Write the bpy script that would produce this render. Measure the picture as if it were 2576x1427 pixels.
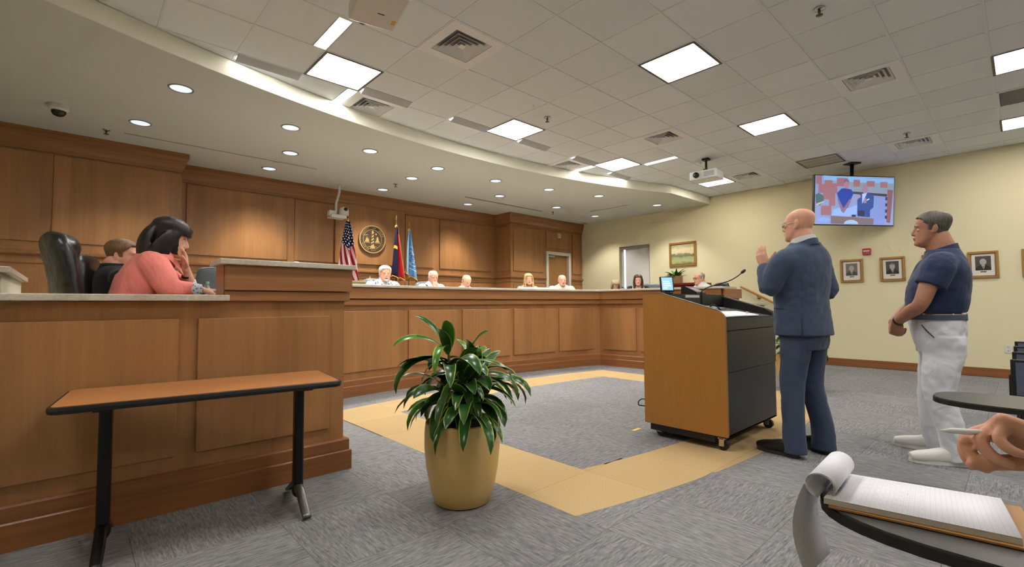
import bpy, bmesh, math, random
from mathutils import Vector, Matrix, Euler, noise
random.seed(7)
R_=math.radians
SC=bpy.context.scene
COL=SC.collection
for o in list(bpy.data.objects): bpy.data.objects.remove(o,do_unlink=True)

# ------------------------------------------------------------------ camera
CAM_H=1.15; FPX=1192.15; PITCH,ROLL,YAW=2.5686,-0.3473,47.197
def _camera():
    a,p,r=R_(YAW),R_(PITCH),R_(ROLL)
    fw=Vector((math.cos(a)*math.cos(p),math.sin(a)*math.cos(p),math.sin(p)))
    rt=Vector((math.sin(a),-math.cos(a),0)); up=rt.cross(fw)
    rt2=rt*math.cos(r)+up*math.sin(r); up2=up*math.cos(r)-rt*math.sin(r)
    cd=bpy.data.cameras.new('camera'); cd.sensor_width=36; cd.sensor_fit='HORIZONTAL'
    cd.lens=FPX/2576*36; cd.clip_start=.02; cd.clip_end=100
    co=bpy.data.objects.new('camera',cd); COL.objects.link(co)
    m=Matrix((rt2,up2,-fw)).transposed().to_4x4(); m.translation=(0,0,CAM_H)
    co.matrix_world=m; SC.camera=co
    return fw,rt2,up2
FW,RT,UP=_camera()
def seen(p,mar=120):
    v=Vector(p)-Vector((0,0,CAM_H)); z=v.dot(FW)
    if z<.15: return False
    x=1288+FPX*v.dot(RT)/z; y=713.5-FPX*v.dot(UP)/z
    return -mar<x<2576+mar and -mar<y<1427+mar

# ------------------------------------------------------------------ world / exposure
SC.view_settings.view_transform='Standard'; SC.view_settings.look='None'
SC.view_settings.gamma=1; SC.view_settings.use_curve_mapping=False
SC.view_settings.exposure=1.36
W=bpy.data.worlds.new('world'); SC.world=W; W.use_nodes=True
W.node_tree.nodes['Background'].inputs[0].default_value=(.62,.80,1,1)
W.node_tree.nodes['Background'].inputs[1].default_value=1.4
TROFFER_E=13.0; SLOT_E=16.0; DOWN_E=.36; DOWN_W=26.0; SCALLOP_W=70.0
SC.cycles.max_bounces=6; SC.cycles.diffuse_bounces=4; SC.cycles.glossy_bounces=3; SC.cycles.use_adaptive_sampling=True; SC.cycles.use_light_tree=False; SC.cycles.adaptive_threshold=.08; SC.cycles.adaptive_min_samples=10; SC.cycles.caustics_reflective=False; SC.cycles.caustics_refractive=False
SC.cycles.sample_clamp_indirect=4.0

# ------------------------------------------------------------------ materials
def s2l(c):
    return tuple((v/12.92 if v<=.04045 else ((v+.055)/1.055)**2.4) for v in c)
def hexc(r,g,b): return s2l((r/255,g/255,b/255))+(1,)
MATS={}
def mat(name,col,rough=.6,metal=0,spec=.5,emit=None,es=0,coat=0,sheen=0,trans=0,alpha=1,sss=0):
    if name in MATS: return MATS[name]
    m=bpy.data.materials.new(name); m.use_nodes=True
    b=m.node_tree.nodes['Principled BSDF']
    b.inputs['Base Color'].default_value=hexc(*col)
    b.inputs['Roughness'].default_value=rough; b.inputs['Metallic'].default_value=metal
    b.inputs['Specular IOR Level'].default_value=spec
    b.inputs['Coat Weight'].default_value=coat
    b.inputs['Sheen Weight'].default_value=sheen
    b.inputs['Transmission Weight'].default_value=trans
    b.inputs['Alpha'].default_value=alpha
    if sss:
        b.inputs['Subsurface Weight'].default_value=sss; b.inputs['Subsurface Radius'].default_value=(.02,.008,.004); b.inputs['Subsurface Scale'].default_value=.6
    if emit:
        b.inputs['Emission Color'].default_value=hexc(*emit); b.inputs['Emission Strength'].default_value=es
    MATS[name]=m
    return m
class NT:
    def __init__(s,m): s.m=m; s.t=m.node_tree; s.n=s.t.nodes; s.b=s.n['Principled BSDF']
    def add(s,ty,**k):
        n=s.n.new(ty)
        for a,v in k.items():
            if a.startswith('i_'):
                key=a[2:]
                key=int(key) if key.isdigit() else key.replace('_',' ')
                n.inputs[key].default_value=v
            else: setattr(n,a,v)
        return n
    def link(s,a,b): s.t.links.new(a,b)
    def mapping(s,scale=(1,1,1),rot=(0,0,0),coord='Object'):
        tc=s.add('ShaderNodeTexCoord'); mp=s.add('ShaderNodeMapping')
        mp.inputs['Scale'].default_value=scale; mp.inputs['Rotation'].default_value=rot
        s.link(tc.outputs[coord],mp.inputs[0]); return mp.outputs[0]
    def noise(s,vec,scale=5,detail=3,rough=.5,dist=0):
        n=s.add('ShaderNodeTexNoise'); n.inputs['Scale'].default_value=scale; n.inputs['Detail'].default_value=detail
        n.inputs['Roughness'].default_value=rough; n.inputs['Distortion'].default_value=dist
        s.link(vec,n.inputs['Vector']); return n.outputs['Fac']
    def ramp(s,fac,stops):
        r=s.add('ShaderNodeValToRGB'); e=r.color_ramp.elements
        while len(e)<len(stops): e.new(.5)
        for i,(p,c) in enumerate(stops): e[i].position=p; e[i].color=c
        s.link(fac,r.inputs[0]); return r.outputs[0]
    def mix(s,fac,a,b,blend='MIX'):
        m=s.add('ShaderNodeMix',data_type='RGBA',blend_type=blend)
        for sock,v in ((m.inputs['Factor'],fac),(m.inputs['A'],a),(m.inputs['B'],b)):
            if hasattr(v,'node'): s.link(v,sock)
            else: sock.default_value=v
        return m.outputs['Result']
    def bump(s,h,strength=.2,dist=.01):
        b=s.add('ShaderNodeBump'); b.inputs['Strength'].default_value=strength; b.inputs['Distance'].default_value=dist
        s.link(h,b.inputs['Height']); s.link(b.outputs[0],s.b.inputs['Normal'])
    def math(s,op,a,b=0.0):
        m=s.add('ShaderNodeMath',operation=op)
        for i,v in enumerate((a,b)):
            if hasattr(v,'node'): s.link(v,m.inputs[i])
            else: m.inputs[i].default_value=v
        return m.outputs[0]
def wood(name,base,horiz=False,strip=.13,contrast=1.0,rough=.38,plain=False):
    m=mat(name,base,rough=rough,spec=.4); t=NT(m)
    tc=t.add('ShaderNodeTexCoord'); sp=t.add('ShaderNodeSeparateXYZ'); t.link(tc.outputs['Object'],sp.inputs[0])
    u=t.math('ADD',sp.outputs[0],sp.outputs[1]); z=sp.outputs[2]
    cb=t.add('ShaderNodeCombineXYZ')
    if horiz: t.link(t.math('MULTIPLY',u,.9),cb.inputs[0]); t.link(t.math('MULTIPLY',z,26.),cb.inputs[1])
    else: t.link(t.math('MULTIPLY',u,34.),cb.inputs[0]); t.link(t.math('MULTIPLY',z,1.3),cb.inputs[1])
    n=t.noise(cb.outputs[0],1.0,5,.6,.4)
    c=lambda f:tuple(min(1,v*f) for v in hexc(*base)[:3])+(1,)
    k=.24*contrast
    col=t.ramp(n,[(.25,c(1-k)),(.5,c(1.0)),(.75,c(1+k))])
    if not plain and not horiz:
        wn=t.add('ShaderNodeTexWhiteNoise',noise_dimensions='1D')
        t.link(t.math('FLOOR',t.math('DIVIDE',u,strip)),wn.inputs['W'])
        f=t.math('ADD',t.math('MULTIPLY',wn.outputs[0],.30*contrast),1-.15*contrast)
        cc=t.add('ShaderNodeCombineColor'); 
        for i in range(3): t.link(f,cc.inputs[i])
        col=t.mix(1.0,col,cc.outputs[0],'MULTIPLY')
        cb2=t.add('ShaderNodeCombineXYZ'); t.link(t.math('MULTIPLY',u,5.),cb2.inputs[0]); t.link(t.math('MULTIPLY',z,.5),cb2.inputs[1])
        n2=t.noise(cb2.outputs[0],1.,2,.5,.3)
        col=t.mix(.5,col,t.ramp(n2,[(.3,c(.82)),(.7,c(1.22))]))
    t.link(col,t.b.inputs['Base Color']); t.bump(n,.04,.002)
    return m
WOODV=wood('veneer_vertical',(160,114,72))
WOODH=wood('veneer_horizontal',(150,104,64),horiz=True)
WOODB=wood('base_wood',(142,92,54),horiz=True)
WOODP=wood('podium_laminate',(168,116,54),contrast=.35,plain=True,rough=.42)
WOODT=wood('table_laminate',(182,122,74),horiz=True,contrast=.35,rough=.35)
def paint(name,col,rough=.75,amt=.03):
    m=mat(name,col,rough=rough,spec=.25); t=NT(m); n=t.noise(t.mapping((1,1,1)),180,2); t.bump(n,amt*2,.002); return m
PAINT=paint('yellow_paint',(226,219,184)); CREAM=paint('cream_paint',(222,216,190)); SOFF=paint('soffit_paint',(206,211,205),amt=.01)
FASC=paint('fascia_paint',(235,233,220),amt=.01)
GREY=mat('painted_metal_white',(222,222,218),rough=.4); DOORF=mat('door_frame_paint',(206,200,184),rough=.45)
BLACK=mat('black_plastic',(22,22,24),rough=.45); BLACKM=mat('black_metal',(14,14,15),rough=.35,metal=.3)
SLATE=mat('charcoal_laminate',(44,44,46),rough=.5); CHROME=mat('chrome',(200,200,200),rough=.2,metal=1)
ALU=mat('brushed_aluminium',(170,170,172),rough=.35,metal=1)
BRASS=mat('brass',(196,158,84),rough=.3,metal=1); GOLD=mat('gold_fabric_trim',(206,160,62),rough=.6,metal=.2)
WHITE=mat('white_paper',(232,232,236),rough=.8,spec=.2); WPLAS=mat('white_plastic',(214,214,212),rough=.4)
def ceil_tile():
    m=mat('mineral_ceiling_tile',(226,232,238),rough=.9,spec=.1); t=NT(m)
    v=t.mapping((1,1,1)); n=t.noise(v,240,2,.6); t.bump(n,.25,.003)
    oi=t.add('ShaderNodeObjectInfo')
    f=t.ramp(oi.outputs['Random'],[(0,hexc(223,229,234)),(1,hexc(229,235,240))]); t.link(f,t.b.inputs['Base Color'])
    return m
CTILE=ceil_tile(); TBAR=mat('ceiling_grid_metal',(222,225,228),rough=.5)
def stone():
    m=mat('stone_counter',(196,186,170),rough=.3,spec=.5); t=NT(m); v=t.mapping((1,1,1))
    n=t.noise(v,60,6,.7); n2=t.noise(v,9,3)
    a=t.ramp(n,[(.3,hexc(166,154,138)),(.6,hexc(204,196,182)),(.75,hexc(222,216,204))])
    t.link(t.mix(.35,a,t.ramp(n2,[(.35,hexc(176,166,150)),(.65,hexc(212,204,192))])),t.b.inputs['Base Color']); return m
STONE=stone()
def carpet():
    m=mat('grey_streaked_carpet',(120,120,122),rough=.95,spec=.05); t=NT(m)
    tc=t.add('ShaderNodeTexCoord'); oi=t.add('ShaderNodeObjectInfo')
    off=t.math('MULTIPLY',oi.outputs['Random'],37.)
    cb=t.add('ShaderNodeCombineXYZ'); t.link(off,cb.inputs[0]); t.link(off,cb.inputs[1])
    va=t.add('ShaderNodeVectorMath',operation='ADD'); t.link(tc.outputs['Object'],va.inputs[0]); t.link(cb.outputs[0],va.inputs[1])
    mp=t.add('ShaderNodeMapping'); mp.inputs['Scale'].default_value=(16,120,1); t.link(va.outputs[0],mp.inputs[0])
    n=t.noise(mp.outputs[0],1.,3,.65)
    mp2=t.add('ShaderNodeMapping'); mp2.inputs['Scale'].default_value=(5,60,1); t.link(va.outputs[0],mp2.inputs[0])
    n2=t.noise(mp2.outputs[0],1.,2,.5)
    col=t.ramp(n,[(.3,hexc(82,83,90)),(.45,hexc(124,124,128)),(.6,hexc(148,147,147)),(.75,hexc(182,180,176))])
    col=t.mix(.3,col,t.ramp(n2,[(.35,hexc(104,105,110)),(.65,hexc(160,159,158))]))
    br=t.ramp(oi.outputs['Random'],[(0,(.93,.93,.93,1)),(1,(1.05,1.05,1.05,1))])
    t.link(t.mix(1.,col,br,'MULTIPLY'),t.b.inputs['Base Color']); t.bump(n,.3,.004); return m
CARPET=carpet()
def carpet_tan():
    m=mat('tan_carpet',(212,178,122),rough=.95,spec=.05); t=NT(m); v=t.mapping((1,1,1)); n=t.noise(v,150,3,.6)
    oi=t.add('ShaderNodeObjectInfo')
    a=t.ramp(n,[(.3,hexc(178,150,106)),(.7,hexc(206,180,138))])
    t.link(t.mix(1.,a,t.ramp(oi.outputs['Random'],[(0,(.9,.89,.87,1)),(1,(1.03,1.03,1.03,1))]),'MULTIPLY'),t.b.inputs['Base Color']); t.bump(n,.3,.004); return m
TAN=carpet_tan()

# ------------------------------------------------------------------ mesh helpers
class MB:
    def __init__(s): s.v=[]; s.f=[]; s.m=[]; s.cm=0
    def add(s,vs,fs):
        o=len(s.v); s.v+= [tuple(p) for p in vs]; s.f+=[tuple(i+o for i in f) for f in fs]; s.m+=[s.cm]*len(fs); return s
    def box(s,x0,x1,y0,y1,z0,z1,bev=0,M=None):
        if x0>x1:x0,x1=x1,x0
        if y0>y1:y0,y1=y1,y0
        if z0>z1:z0,z1=z1,z0
        if bev:
            bm=bmesh.new(); bmesh.ops.create_cube(bm,size=1)
            for v in bm.verts: v.co=Vector(((x0+x1)/2+v.co.x*(x1-x0),(y0+y1)/2+v.co.y*(y1-y0),(z0+z1)/2+v.co.z*(z1-z0)))
            bmesh.ops.bevel(bm,geom=bm.edges[:],offset=bev,segments=2,affect='EDGES',profile=.5)
            return s.bm(bm,M)
        vs=[(x,y,z) for z in(z0,z1) for y in(y0,y1) for x in(x0,x1)]
        if M: vs=[M@Vector(p) for p in vs]
        return s.add(vs,[(0,2,3,1),(4,5,7,6),(0,1,5,4),(2,6,7,3),(0,4,6,2),(1,3,7,5)])
    def bm(s,bm,M=None):
        bm.verts.index_update()
        vs=[(M@v.co if M else v.co.copy()) for v in bm.verts]; fs=[[v.index for v in f.verts] for f in bm.faces]; bm.free()
        return s.add(vs,fs)
    def tube(s,pts,rad,seg=12,sub=1,ref=None,flat=None,caps=True,power=2.0):
        """rad: list of r or (a,b); a along ref, b across"""
        P=[Vector(p) for p in pts]; n=len(P)
        if not isinstance(rad,(list,tuple)): rad=[rad]*n
        rr=[(r,r) if not isinstance(r,(tuple,list)) else tuple(r) for r in rad]
        if sub>1 and n>2:
            Q=[];Rr=[]
            for i in range(n-1):
                p0,p1,p2,p3=P[max(i-1,0)],P[i],P[i+1],P[min(i+2,n-1)]
                q0,q1,q2,q3=rr[max(i-1,0)],rr[i],rr[i+1],rr[min(i+2,n-1)]
                for k in range(sub):
                    t=k/sub
                    cr=lambda a,b,c,d:.5*((2*b)+(c-a)*t+(2*a-5*b+4*c-d)*t*t+(3*b-a-3*c+d)*t**3)
                    Q.append(cr(p0,p1,p2,p3)); Rr.append((max(1e-4,cr(q0[0],q1[0],q2[0],q3[0])),max(1e-4,cr(q0[1],q1[1],q2[1],q3[1]))))
            Q.append(P[-1]);Rr.append(rr[-1]);P,rr=Q,Rr;n=len(P)
        vs=[];fs=[]; prev=None
        for i,p in enumerate(P):
            t=(P[min(i+1,n-1)]-P[max(i-1,0)])
            t=t.normalized() if t.length>1e-9 else Vector((0,0,1))
            if ref is not None: a=Vector(ref)-t*t.dot(Vector(ref))
            elif prev is not None: a=prev-t*t.dot(prev)
            else:
                a=Vector((1,0,0)) if abs(t.x)<.9 else Vector((0,1,0)); a=a-t*t.dot(a)
            a=a.normalized() if a.length>1e-6 else Vector((1,0,0)); prev=a; b=t.cross(a)
            for k in range(seg):
                th=2*math.pi*k/seg; c,d=math.cos(th),math.sin(th)
                if power!=2.0:
                    e=2/power; c=math.copysign(abs(c)**e,c); d=math.copysign(abs(d)**e,d)
                vs.append(p+a*(rr[i][0]*c)+b*(rr[i][1]*d))
        for i in range(n-1):
            for k in range(seg):
                k2=(k+1)%seg; fs.append((i*seg+k,i*seg+k2,(i+1)*seg+k2,(i+1)*seg+k))
        if caps:
            fs.append(tuple(range(seg))[::-1]); fs.append(tuple((n-1)*seg+k for k in range(seg)))
        return s.add(vs,fs)
    def cyl(s,p0,p1,r,seg=16,r1=None): return s.tube([p0,p1],[r,r if r1 is None else r1],seg)
    def ell(s,c,r,seg=16,rings=10,M=None):
        vs=[];fs=[]; c=Vector(c)
        for i in range(rings+1):
            ph=math.pi*i/rings
            for k in range(seg):
                th=2*math.pi*k/seg; p=Vector((r[0]*math.sin(ph)*math.cos(th),r[1]*math.sin(ph)*math.sin(th),r[2]*math.cos(ph)))
                if M: p=M@p
                vs.append(c+p)
        for i in range(rings):
            for k in range(seg):
                k2=(k+1)%seg; fs.append((i*seg+k,(i+1)*seg+k,(i+1)*seg+k2,i*seg+k2))
        return s.add(vs,fs)
    def lathe(s,prof,seg=32,c=(0,0,0)):
        vs=[];fs=[];n=len(prof)
        for r,z in prof:
            for k in range(seg):
                th=2*math.pi*k/seg; vs.append((c[0]+r*math.cos(th),c[1]+r*math.sin(th),c[2]+z))
        for i in range(n-1):
            for k in range(seg):
                k2=(k+1)%seg; fs.append((i*seg+k,i*seg+k2,(i+1)*seg+k2,(i+1)*seg+k))
        return s.add(vs,fs)
    def prism(s,poly,axis,a,b):
        """poly 2D points extruded along axis between a and b (axis 0: (y,z), 1: (x,z), 2: (x,y))"""
        n=len(poly); mk={0:lambda p,q:(q,p[0],p[1]),1:lambda p,q:(p[0],q,p[1]),2:lambda p,q:(p[0],p[1],q)}[axis]
        vs=[mk(p,a) for p in poly]+[mk(p,b) for p in poly]
        fs=[tuple(range(n))[::-1],tuple(range(n,2*n))]+[(i,(i+1)%n,n+(i+1)%n,n+i) for i in range(n)]
        return s.add(vs,fs)
    def sweep(s,path,prof,close=True):
        """path: list of (x,y); prof: list of (d,z), d to the right of travel"""
        n=len(path);m=len(prof);vs=[];fs=[]
        P=[Vector(p) for p in path]
        for i in range(n):
            d0=(P[i]-P[i-1]).normalized() if i else None
            d1=(P[i+1]-P[i]).normalized() if i<n-1 else None
            if d0 is None: d0=d1
            if d1 is None: d1=d0
            n0=Vector((d0.y,-d0.x)); n1=Vector((d1.y,-d1.x)); mm=(n0+n1).normalized(); k=1/max(.3,mm.dot(n0))
            for d,z in prof: q=P[i]+mm*(d*k); vs.append((q.x,q.y,z))
        for i in range(n-1):
            for j in range(m):
                j2=(j+1)%m; fs.append((i*m+j,(i+1)*m+j,(i+1)*m+j2,i*m+j2))
        fs.append(tuple(range(m))); fs.append(tuple((n-1)*m+j for j in range(m))[::-1])
        return s.add(vs,fs)
def build(name,mb,material,parent=None,smooth=False,loc=None,rot=None,fix=True,angle=None):
    me=bpy.data.meshes.new(name); me.from_pydata(mb.v,[],mb.f)
    ms=material if isinstance(material,(list,tuple)) else [material]
    for m in ms: me.materials.append(m)
    if len(ms)>1: me.polygons.foreach_set('material_index',mb.m)
    if fix:
        bm=bmesh.new(); bm.from_mesh(me); bmesh.ops.recalc_face_normals(bm,faces=bm.faces); bm.to_mesh(me); bm.free()
    if smooth:
        me.polygons.foreach_set('use_smooth',[True]*len(me.polygons))
        if angle: me.set_sharp_from_angle(angle=R_(angle))
    me.update()
    return link(name,me,parent,loc,rot)
def link(name,me,parent=None,loc=None,rot=None):
    o=bpy.data.objects.new(name,me); COL.objects.link(o)
    if parent: o.parent=parent
    if loc: o.location=loc
    if rot: o.rotation_euler=rot
    return o
def tag(o,label,cat,group=None):
    o['label']=label; o['category']=cat
    if group: o['group']=group
    return o
def thing(name,label,cat,loc=(0,0,0),rz=0,group=None,rot=None):
    o=bpy.data.objects.new(name,None); COL.objects.link(o); o.location=loc; o.rotation_euler=rot or (0,0,rz); o.empty_display_size=.1
    return tag(o,label,cat,group)
def struct(o,label=None):
    o['kind']='structure'
    if label: o['label']=label
    return o
def dup(root,loc=None,rot=None,label=None):
    r=root.copy(); COL.objects.link(r)
    if loc is not None: r.location=loc
    if rot is not None: r.rotation_euler=rot
    if label: r['label']=label
    for ch in root.children:
        c=ch.copy(); COL.objects.link(c); c.parent=r
        for g in ch.children:
            d=g.copy(); COL.objects.link(d); d.parent=c
    return r
def bx(name,x0,x1,y0,y1,z0,z1,m,parent=None,bev=0): return build(name,MB().box(x0,x1,y0,y1,z0,z1,bev),m,parent,smooth=False)
# ================================================================== ROOM
XL,XR=-1.8,10.4; YF=-6.0; CZ=3.53; SZ=3.37; PZ=.36
AX,AR=4.3,12.2
def arcy(x,apex,R=AR): return apex-R+math.sqrt(max(0,R*R-(x-AX)**2))
# ---- floor
fl=struct(build('floor',MB().box(XL-.1,XR+.1,YF-.1,9.0,-.12,-.0065),CARPET))
T=.6; FX0=2.035; FY0=.29
def front_out(x): return 1.41+ (9-math.sqrt(81-(x-AX)**2))
def front_in(x): return 1.97+ (8-math.sqrt(64-(x-AX)**2))
def back_out(x): return arcy(x,5.33)
def back_in(x): return arcy(x,4.75)
BX0,BX1,BX2,BX3=2.035,2.635,6.235,6.835
full_tile={}
def tile_poly(name,pts,m,flip,full=None):
    cx=sum(p[0] for p in pts)/len(pts); cy=sum(p[1] for p in pts)/len(pts)
    if not any(seen((p[0],p[1],0),60) for p in list(pts)+[(cx,cy)]): return
    a=math.pi/2 if flip else 0; ca,sa=math.cos(-a),math.sin(-a)
    if full and full in full_tile: me=full_tile[full]
    else:
        loc=[((p[0]-cx)*ca-(p[1]-cy)*sa,(p[0]-cx)*sa+(p[1]-cy)*ca) for p in pts]
        mb=MB().prism(loc,2,-.006,0); me=bpy.data.meshes.new('carpet_tile'); me.from_pydata(mb.v,[],mb.f); me.materials.append(m)
        bm=bmesh.new(); bm.from_mesh(me); bmesh.ops.recalc_face_normals(bm,faces=bm.faces); bm.to_mesh(me); bm.free()
        if full: full_tile[full]=me
    link('carpet_tile',me,fl,(cx,cy,0),(0,0,a))
def region(x,y):
    if BX0<x<BX3 and front_out(x)<y<back_out(x):
        if x<BX1 or x>BX2 or y<front_in(x) or y>back_in(x): return 'tan'
        return 'in'
    return 'out'
g=.0008
def ycut(x0,x1,y0,y1,lo=None,hi=None):
    n=7; xs=[x0+(x1-x0)*k/(n-1) for k in range(n)]
    L=[max(y0,lo(x)) if lo else y0 for x in xs]; H=[min(y1,hi(x)) if hi else y1 for x in xs]
    keep=[i for i in range(n) if H[i]-L[i]>-.02]
    if len(keep)<2 or max(H[i]-L[i] for i in keep)<.03: return None
    return [(xs[i],min(L[i],H[i])+g) for i in keep]+[(xs[i],max(H[i],L[i])-g) for i in reversed(keep)]
xs=sorted(set([round(FX0+T*k,4) for k in range(-7,15)]+[BX2,BX3]))
xs=[x for x in xs if x<=XR]
for i in range(len(xs)-1):
    x0,x1=xs[i]+g,xs[i+1]-g
    if x1-x0<.06: continue
    for j in range(-3,11):
        y0,y1=FY0+T*j,FY0+T*(j+1); xm=(x0+x1)/2
        if y0>5.95 or (x0<1.45 and y0>3.3): continue
        if x0>7.4 and y0>3.4: continue
        fl_=(i+j)%2==0
        if xm<BX0 or xm>BX3:
            tile_poly('t',[(x0,y0+g),(x1,y0+g),(x1,y1-g),(x0,y1-g)],CARPET,fl_,'g' if abs(x1-x0-T)<.01 else None); continue
        for m,lo,hi in ((CARPET,None,front_out),(TAN,front_out,(front_in if BX1<xm<BX2 else back_out)),(CARPET,front_in,back_in),(TAN,back_in,back_out),(CARPET,back_out,None)):
            if (xm<BX1 or xm>BX2) and lo in (front_in,back_in): continue
            p=ycut(x0,x1,y0,y1,lo,hi)
            if p: tile_poly('t',p,m,fl_)
# ---- platform behind the dais
def arcpts(apex,x0,x1,n=24): return [(x0+(x1-x0)*k/n,arcy(x0+(x1-x0)*k/n,apex)) for k in range(n+1)]
mb=MB(); mb.prism([(-.3,4.35),(1.5,4.35)]+arcpts(6.02,1.5,7.35)+[(7.5,5.5),(7.66,3.3),(8.6,3.3),(8.6,3.9),(XR,3.9),(XR,8.3),(-.3,8.3)],2,0,PZ)
struct(build('floor_platform',mb,CARPET))
struct(bx('floor_clerk_platform',-.9,1.38,3.42,4.34,0,PZ,CARPET))
# ---- ceiling
ce=struct(bx('ceiling',XL-.1,XR+.1,YF-.1,9.0,CZ+.03,CZ+.15,mat('plenum',(150,148,145),.9)))
GX,GY=.47,.14
TRO={(2,7),(6,7),(10,7),(14,6),(6,3),(10,3),(14,3),(10,-1),(14,-1),(2,3),(2,-1),(6,-1),(-2,3),(6,-5),(10,-5),(2,-5),(14,-5)}  # last square, unseen far behind camera, is added to brighten the right wall
DIF={(3,5),(3,8),(9,5),(9,8),(9,1),(14,1),(14,5)}
GREYP={(12,-1)}
SLX={(3,7.76),(5,7.76),(7,7.76),(9,7.76),(1,8.0),(11,8.0)}     # x slots: column, y start (cells)
SLY={(1.8,6),(2.8,8),(10.0,8),(11.0,6)}                        # y slots: x start, row
def ct(x,y): return GX+T*x,GY+T*y
tile_me=None
for i in range(-4,17):
    for j in range(-10,10):
        x,y=ct(i,j)
        if x+T>XR+.01 and x>XR-.05: continue
        if y>arcy(min(max(x+.3,-.2),8.8),5.58)+.25: continue
        if (i,j) in TRO or (i,j) in DIF or (i,j) in GREYP: continue
        hole=None
        for (c0,ys) in SLX:
            if c0==i and j<=ys<j+1: hole=('x',ys-j)
        for (xs_,r) in SLY:
            if r==j and i<=xs_<i+1: hole=('y',xs_-i)
        x1=min(x+T,XR)
        if not any(seen((x+a,y+b,CZ),40) for a in(0,T) for b in (0,T)): 
            continue
        m=.008
        if hole is None and x1-x>T-.01:
            if tile_me is None:
                o=build('ceiling_tile',MB().box(-T/2+m,T/2-m,-T/2+m,T/2-m,.004,.02,.0015),CTILE,ce,loc=(x+T/2,y+T/2,CZ)); tile_me=o.data
            else: link('ceiling_tile',tile_me,ce,(x+T/2,y+T/2,CZ))
        else:
            segs=[]
            if hole is None: segs=[(x+m,x1-m,y+m,y+T-m)]
            elif hole[0]=='x':
                a=y+hole[1]*T; b=a+.14
                if a-y>.05: segs.append((x+m,x1-m,y+m,a))
                if y+T-b>.05: segs.append((x+m,x1-m,b,y+T-m))
            else:
                a=x+hole[1]*T; b=a+.12
                if a-x>.05: segs.append((x+m,a,y+m,y+T-m))
                if x1-b>.05: segs.append((b,x1-m,y+m,y+T-m))
            for s in segs: bx('ceiling_tile',*s,CZ+.004,CZ+.02,CTILE,ce)
# out-of-view field of the tile ceiling (behind the camera)
bx('ceiling_field',XL,XR,YF,-1.06-5*T+.0,CZ+.004,CZ+.02,CTILE,ce)
w=.0115
for j in range(-10,11):
    y=GY+T*j
    if y>6.2: continue
    bx('grid_runner',XL,XR,y-w,y+w,CZ-.001,CZ+.012,TBAR,ce)
for i in range(-3,17):
    x=GX+T*i
    bx('grid_cross_tee',x-w*.7,x+w*.7,-6,6.0,CZ+.0005,CZ+.012,TBAR,ce)
# ---- soffit with the concave curved edge
sx=[(-.25,arcy(-.25,5.58))]+[(-.25+9.0*k/40,arcy(-.25+9.0*k/40,5.58)) for k in range(1,41)]
edge=[(XL-.05,arcy(-.25,5.58)+.06)]+sx+[(XR+.05,4.70)]
mb=MB(); mb.prism(edge+[(XR+.05,9.0),(XL-.05,9.0)],2,SZ,CZ+.02)
so=struct(build('ceiling_soffit',mb,SOFF))
mb=MB(); mb.sweep(edge,[(.012,SZ-.004),(.012,CZ),(.0,CZ),(.0,SZ-.004)]); build('soffit_fascia',mb,FASC,so)
# slot diffusers in the soffit (black line)
SLOTM=mat('slot_dark',(48,44,40),.7)
for i,(a,b,c,d,l) in enumerate(((5.85,8.15,7.70,7.735,'long dark linear air slot in the soffit above the right half of the panelled wall'),(.42,2.85,7.70,7.73,'pale linear air slot in the soffit above the left half of the panelled wall'),(9.05,9.08,5.95,7.0,'short linear air slot in the soffit near the yellow wall'))):
    t=thing('slot_diffuser',l,'vent',(0,0,0),group='linear air slots in the soffit')
    bx('slot_frame',a-.012,b+.012,c-.012,d+.012,SZ-.003,SZ-.0001,SOFF,t); bx('slot_opening',a,b,c,d,SZ-.0045,SZ-.0032,SLOTM if i==0 else mat('slot_shade',(150,143,124),.8),t)
# ---- walls
YM,YS=8.9,8.28     # panelled wall: recessed centre plane and projecting side planes
wb=struct(build('wall_back',MB().box(XL-.1,1.11,YS,9.1,0,SZ+.1).box(1.11,7.69,YM,9.1,0,SZ+.1).box(7.69,8.93,YS+.07,9.1,0,SZ+.1).box(9.88,XR+.1,YS+.07,9.1,0,SZ+.1).box(8.93,9.88,YS+.07,9.1,2.52,SZ+.1),WOODV))
mb=MB()
# right wall with window opening (y 6.23..7.13, z 1.3..2.63)
WY0,WY1,WZ0,WZ1=6.23,7.12,1.20,2.63
mb.box(XR,XR+.2,YF-.1,WY0,0,CZ+.1).box(XR,XR+.2,WY1,9.1,0,CZ+.1).box(XR,XR+.2,WY0,WY1,0,WZ0).box(XR,XR+.2,WY0,WY1,WZ1,CZ+.1)
wr=struct(build('wall_right',mb,PAINT))
struct(bx('wall_left',XL-.2,XL,YF-.1,9.1,0,CZ+.1,PAINT)); struct(bx('wall_front',XL-.2,XR+.2,YF-.2,YF,0,CZ+.1,PAINT))
# wainscot parts of the panelled wall
def panel(x0,x1,y,z0,z1,th=.022): bx('wall_panel',x0,x1,y-th,y+.004,z0,z1,WOODV,wb,.004)
for x0,x1 in ((-1.75,-.33),(-.22,1.09)): panel(x0,x1,YS,1.97,3.08); panel(x0,x1,YS,.7,1.66)
for x0,x1 in ((1.27,2.77),(2.90,3.60),(5.15,5.86),(6.02,7.5)): panel(x0,x1,YM,1.97,3.08); panel(x0,x1,YM,.7,1.66)
panel(3.63,5.12,YM,1.97,3.13,.034); panel(3.63,5.12,YM,.7,1.66)
YR=YS+.07
panel(7.78,8.80,YR,1.97,3.06); panel(7.78,8.80,YR,.7,1.66); panel(9.98,10.36,YR,1.97,3.06); panel(9.98,10.36,YR,.7,1.66); panel(8.93,9.88,YR,2.62,3.06)
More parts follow.
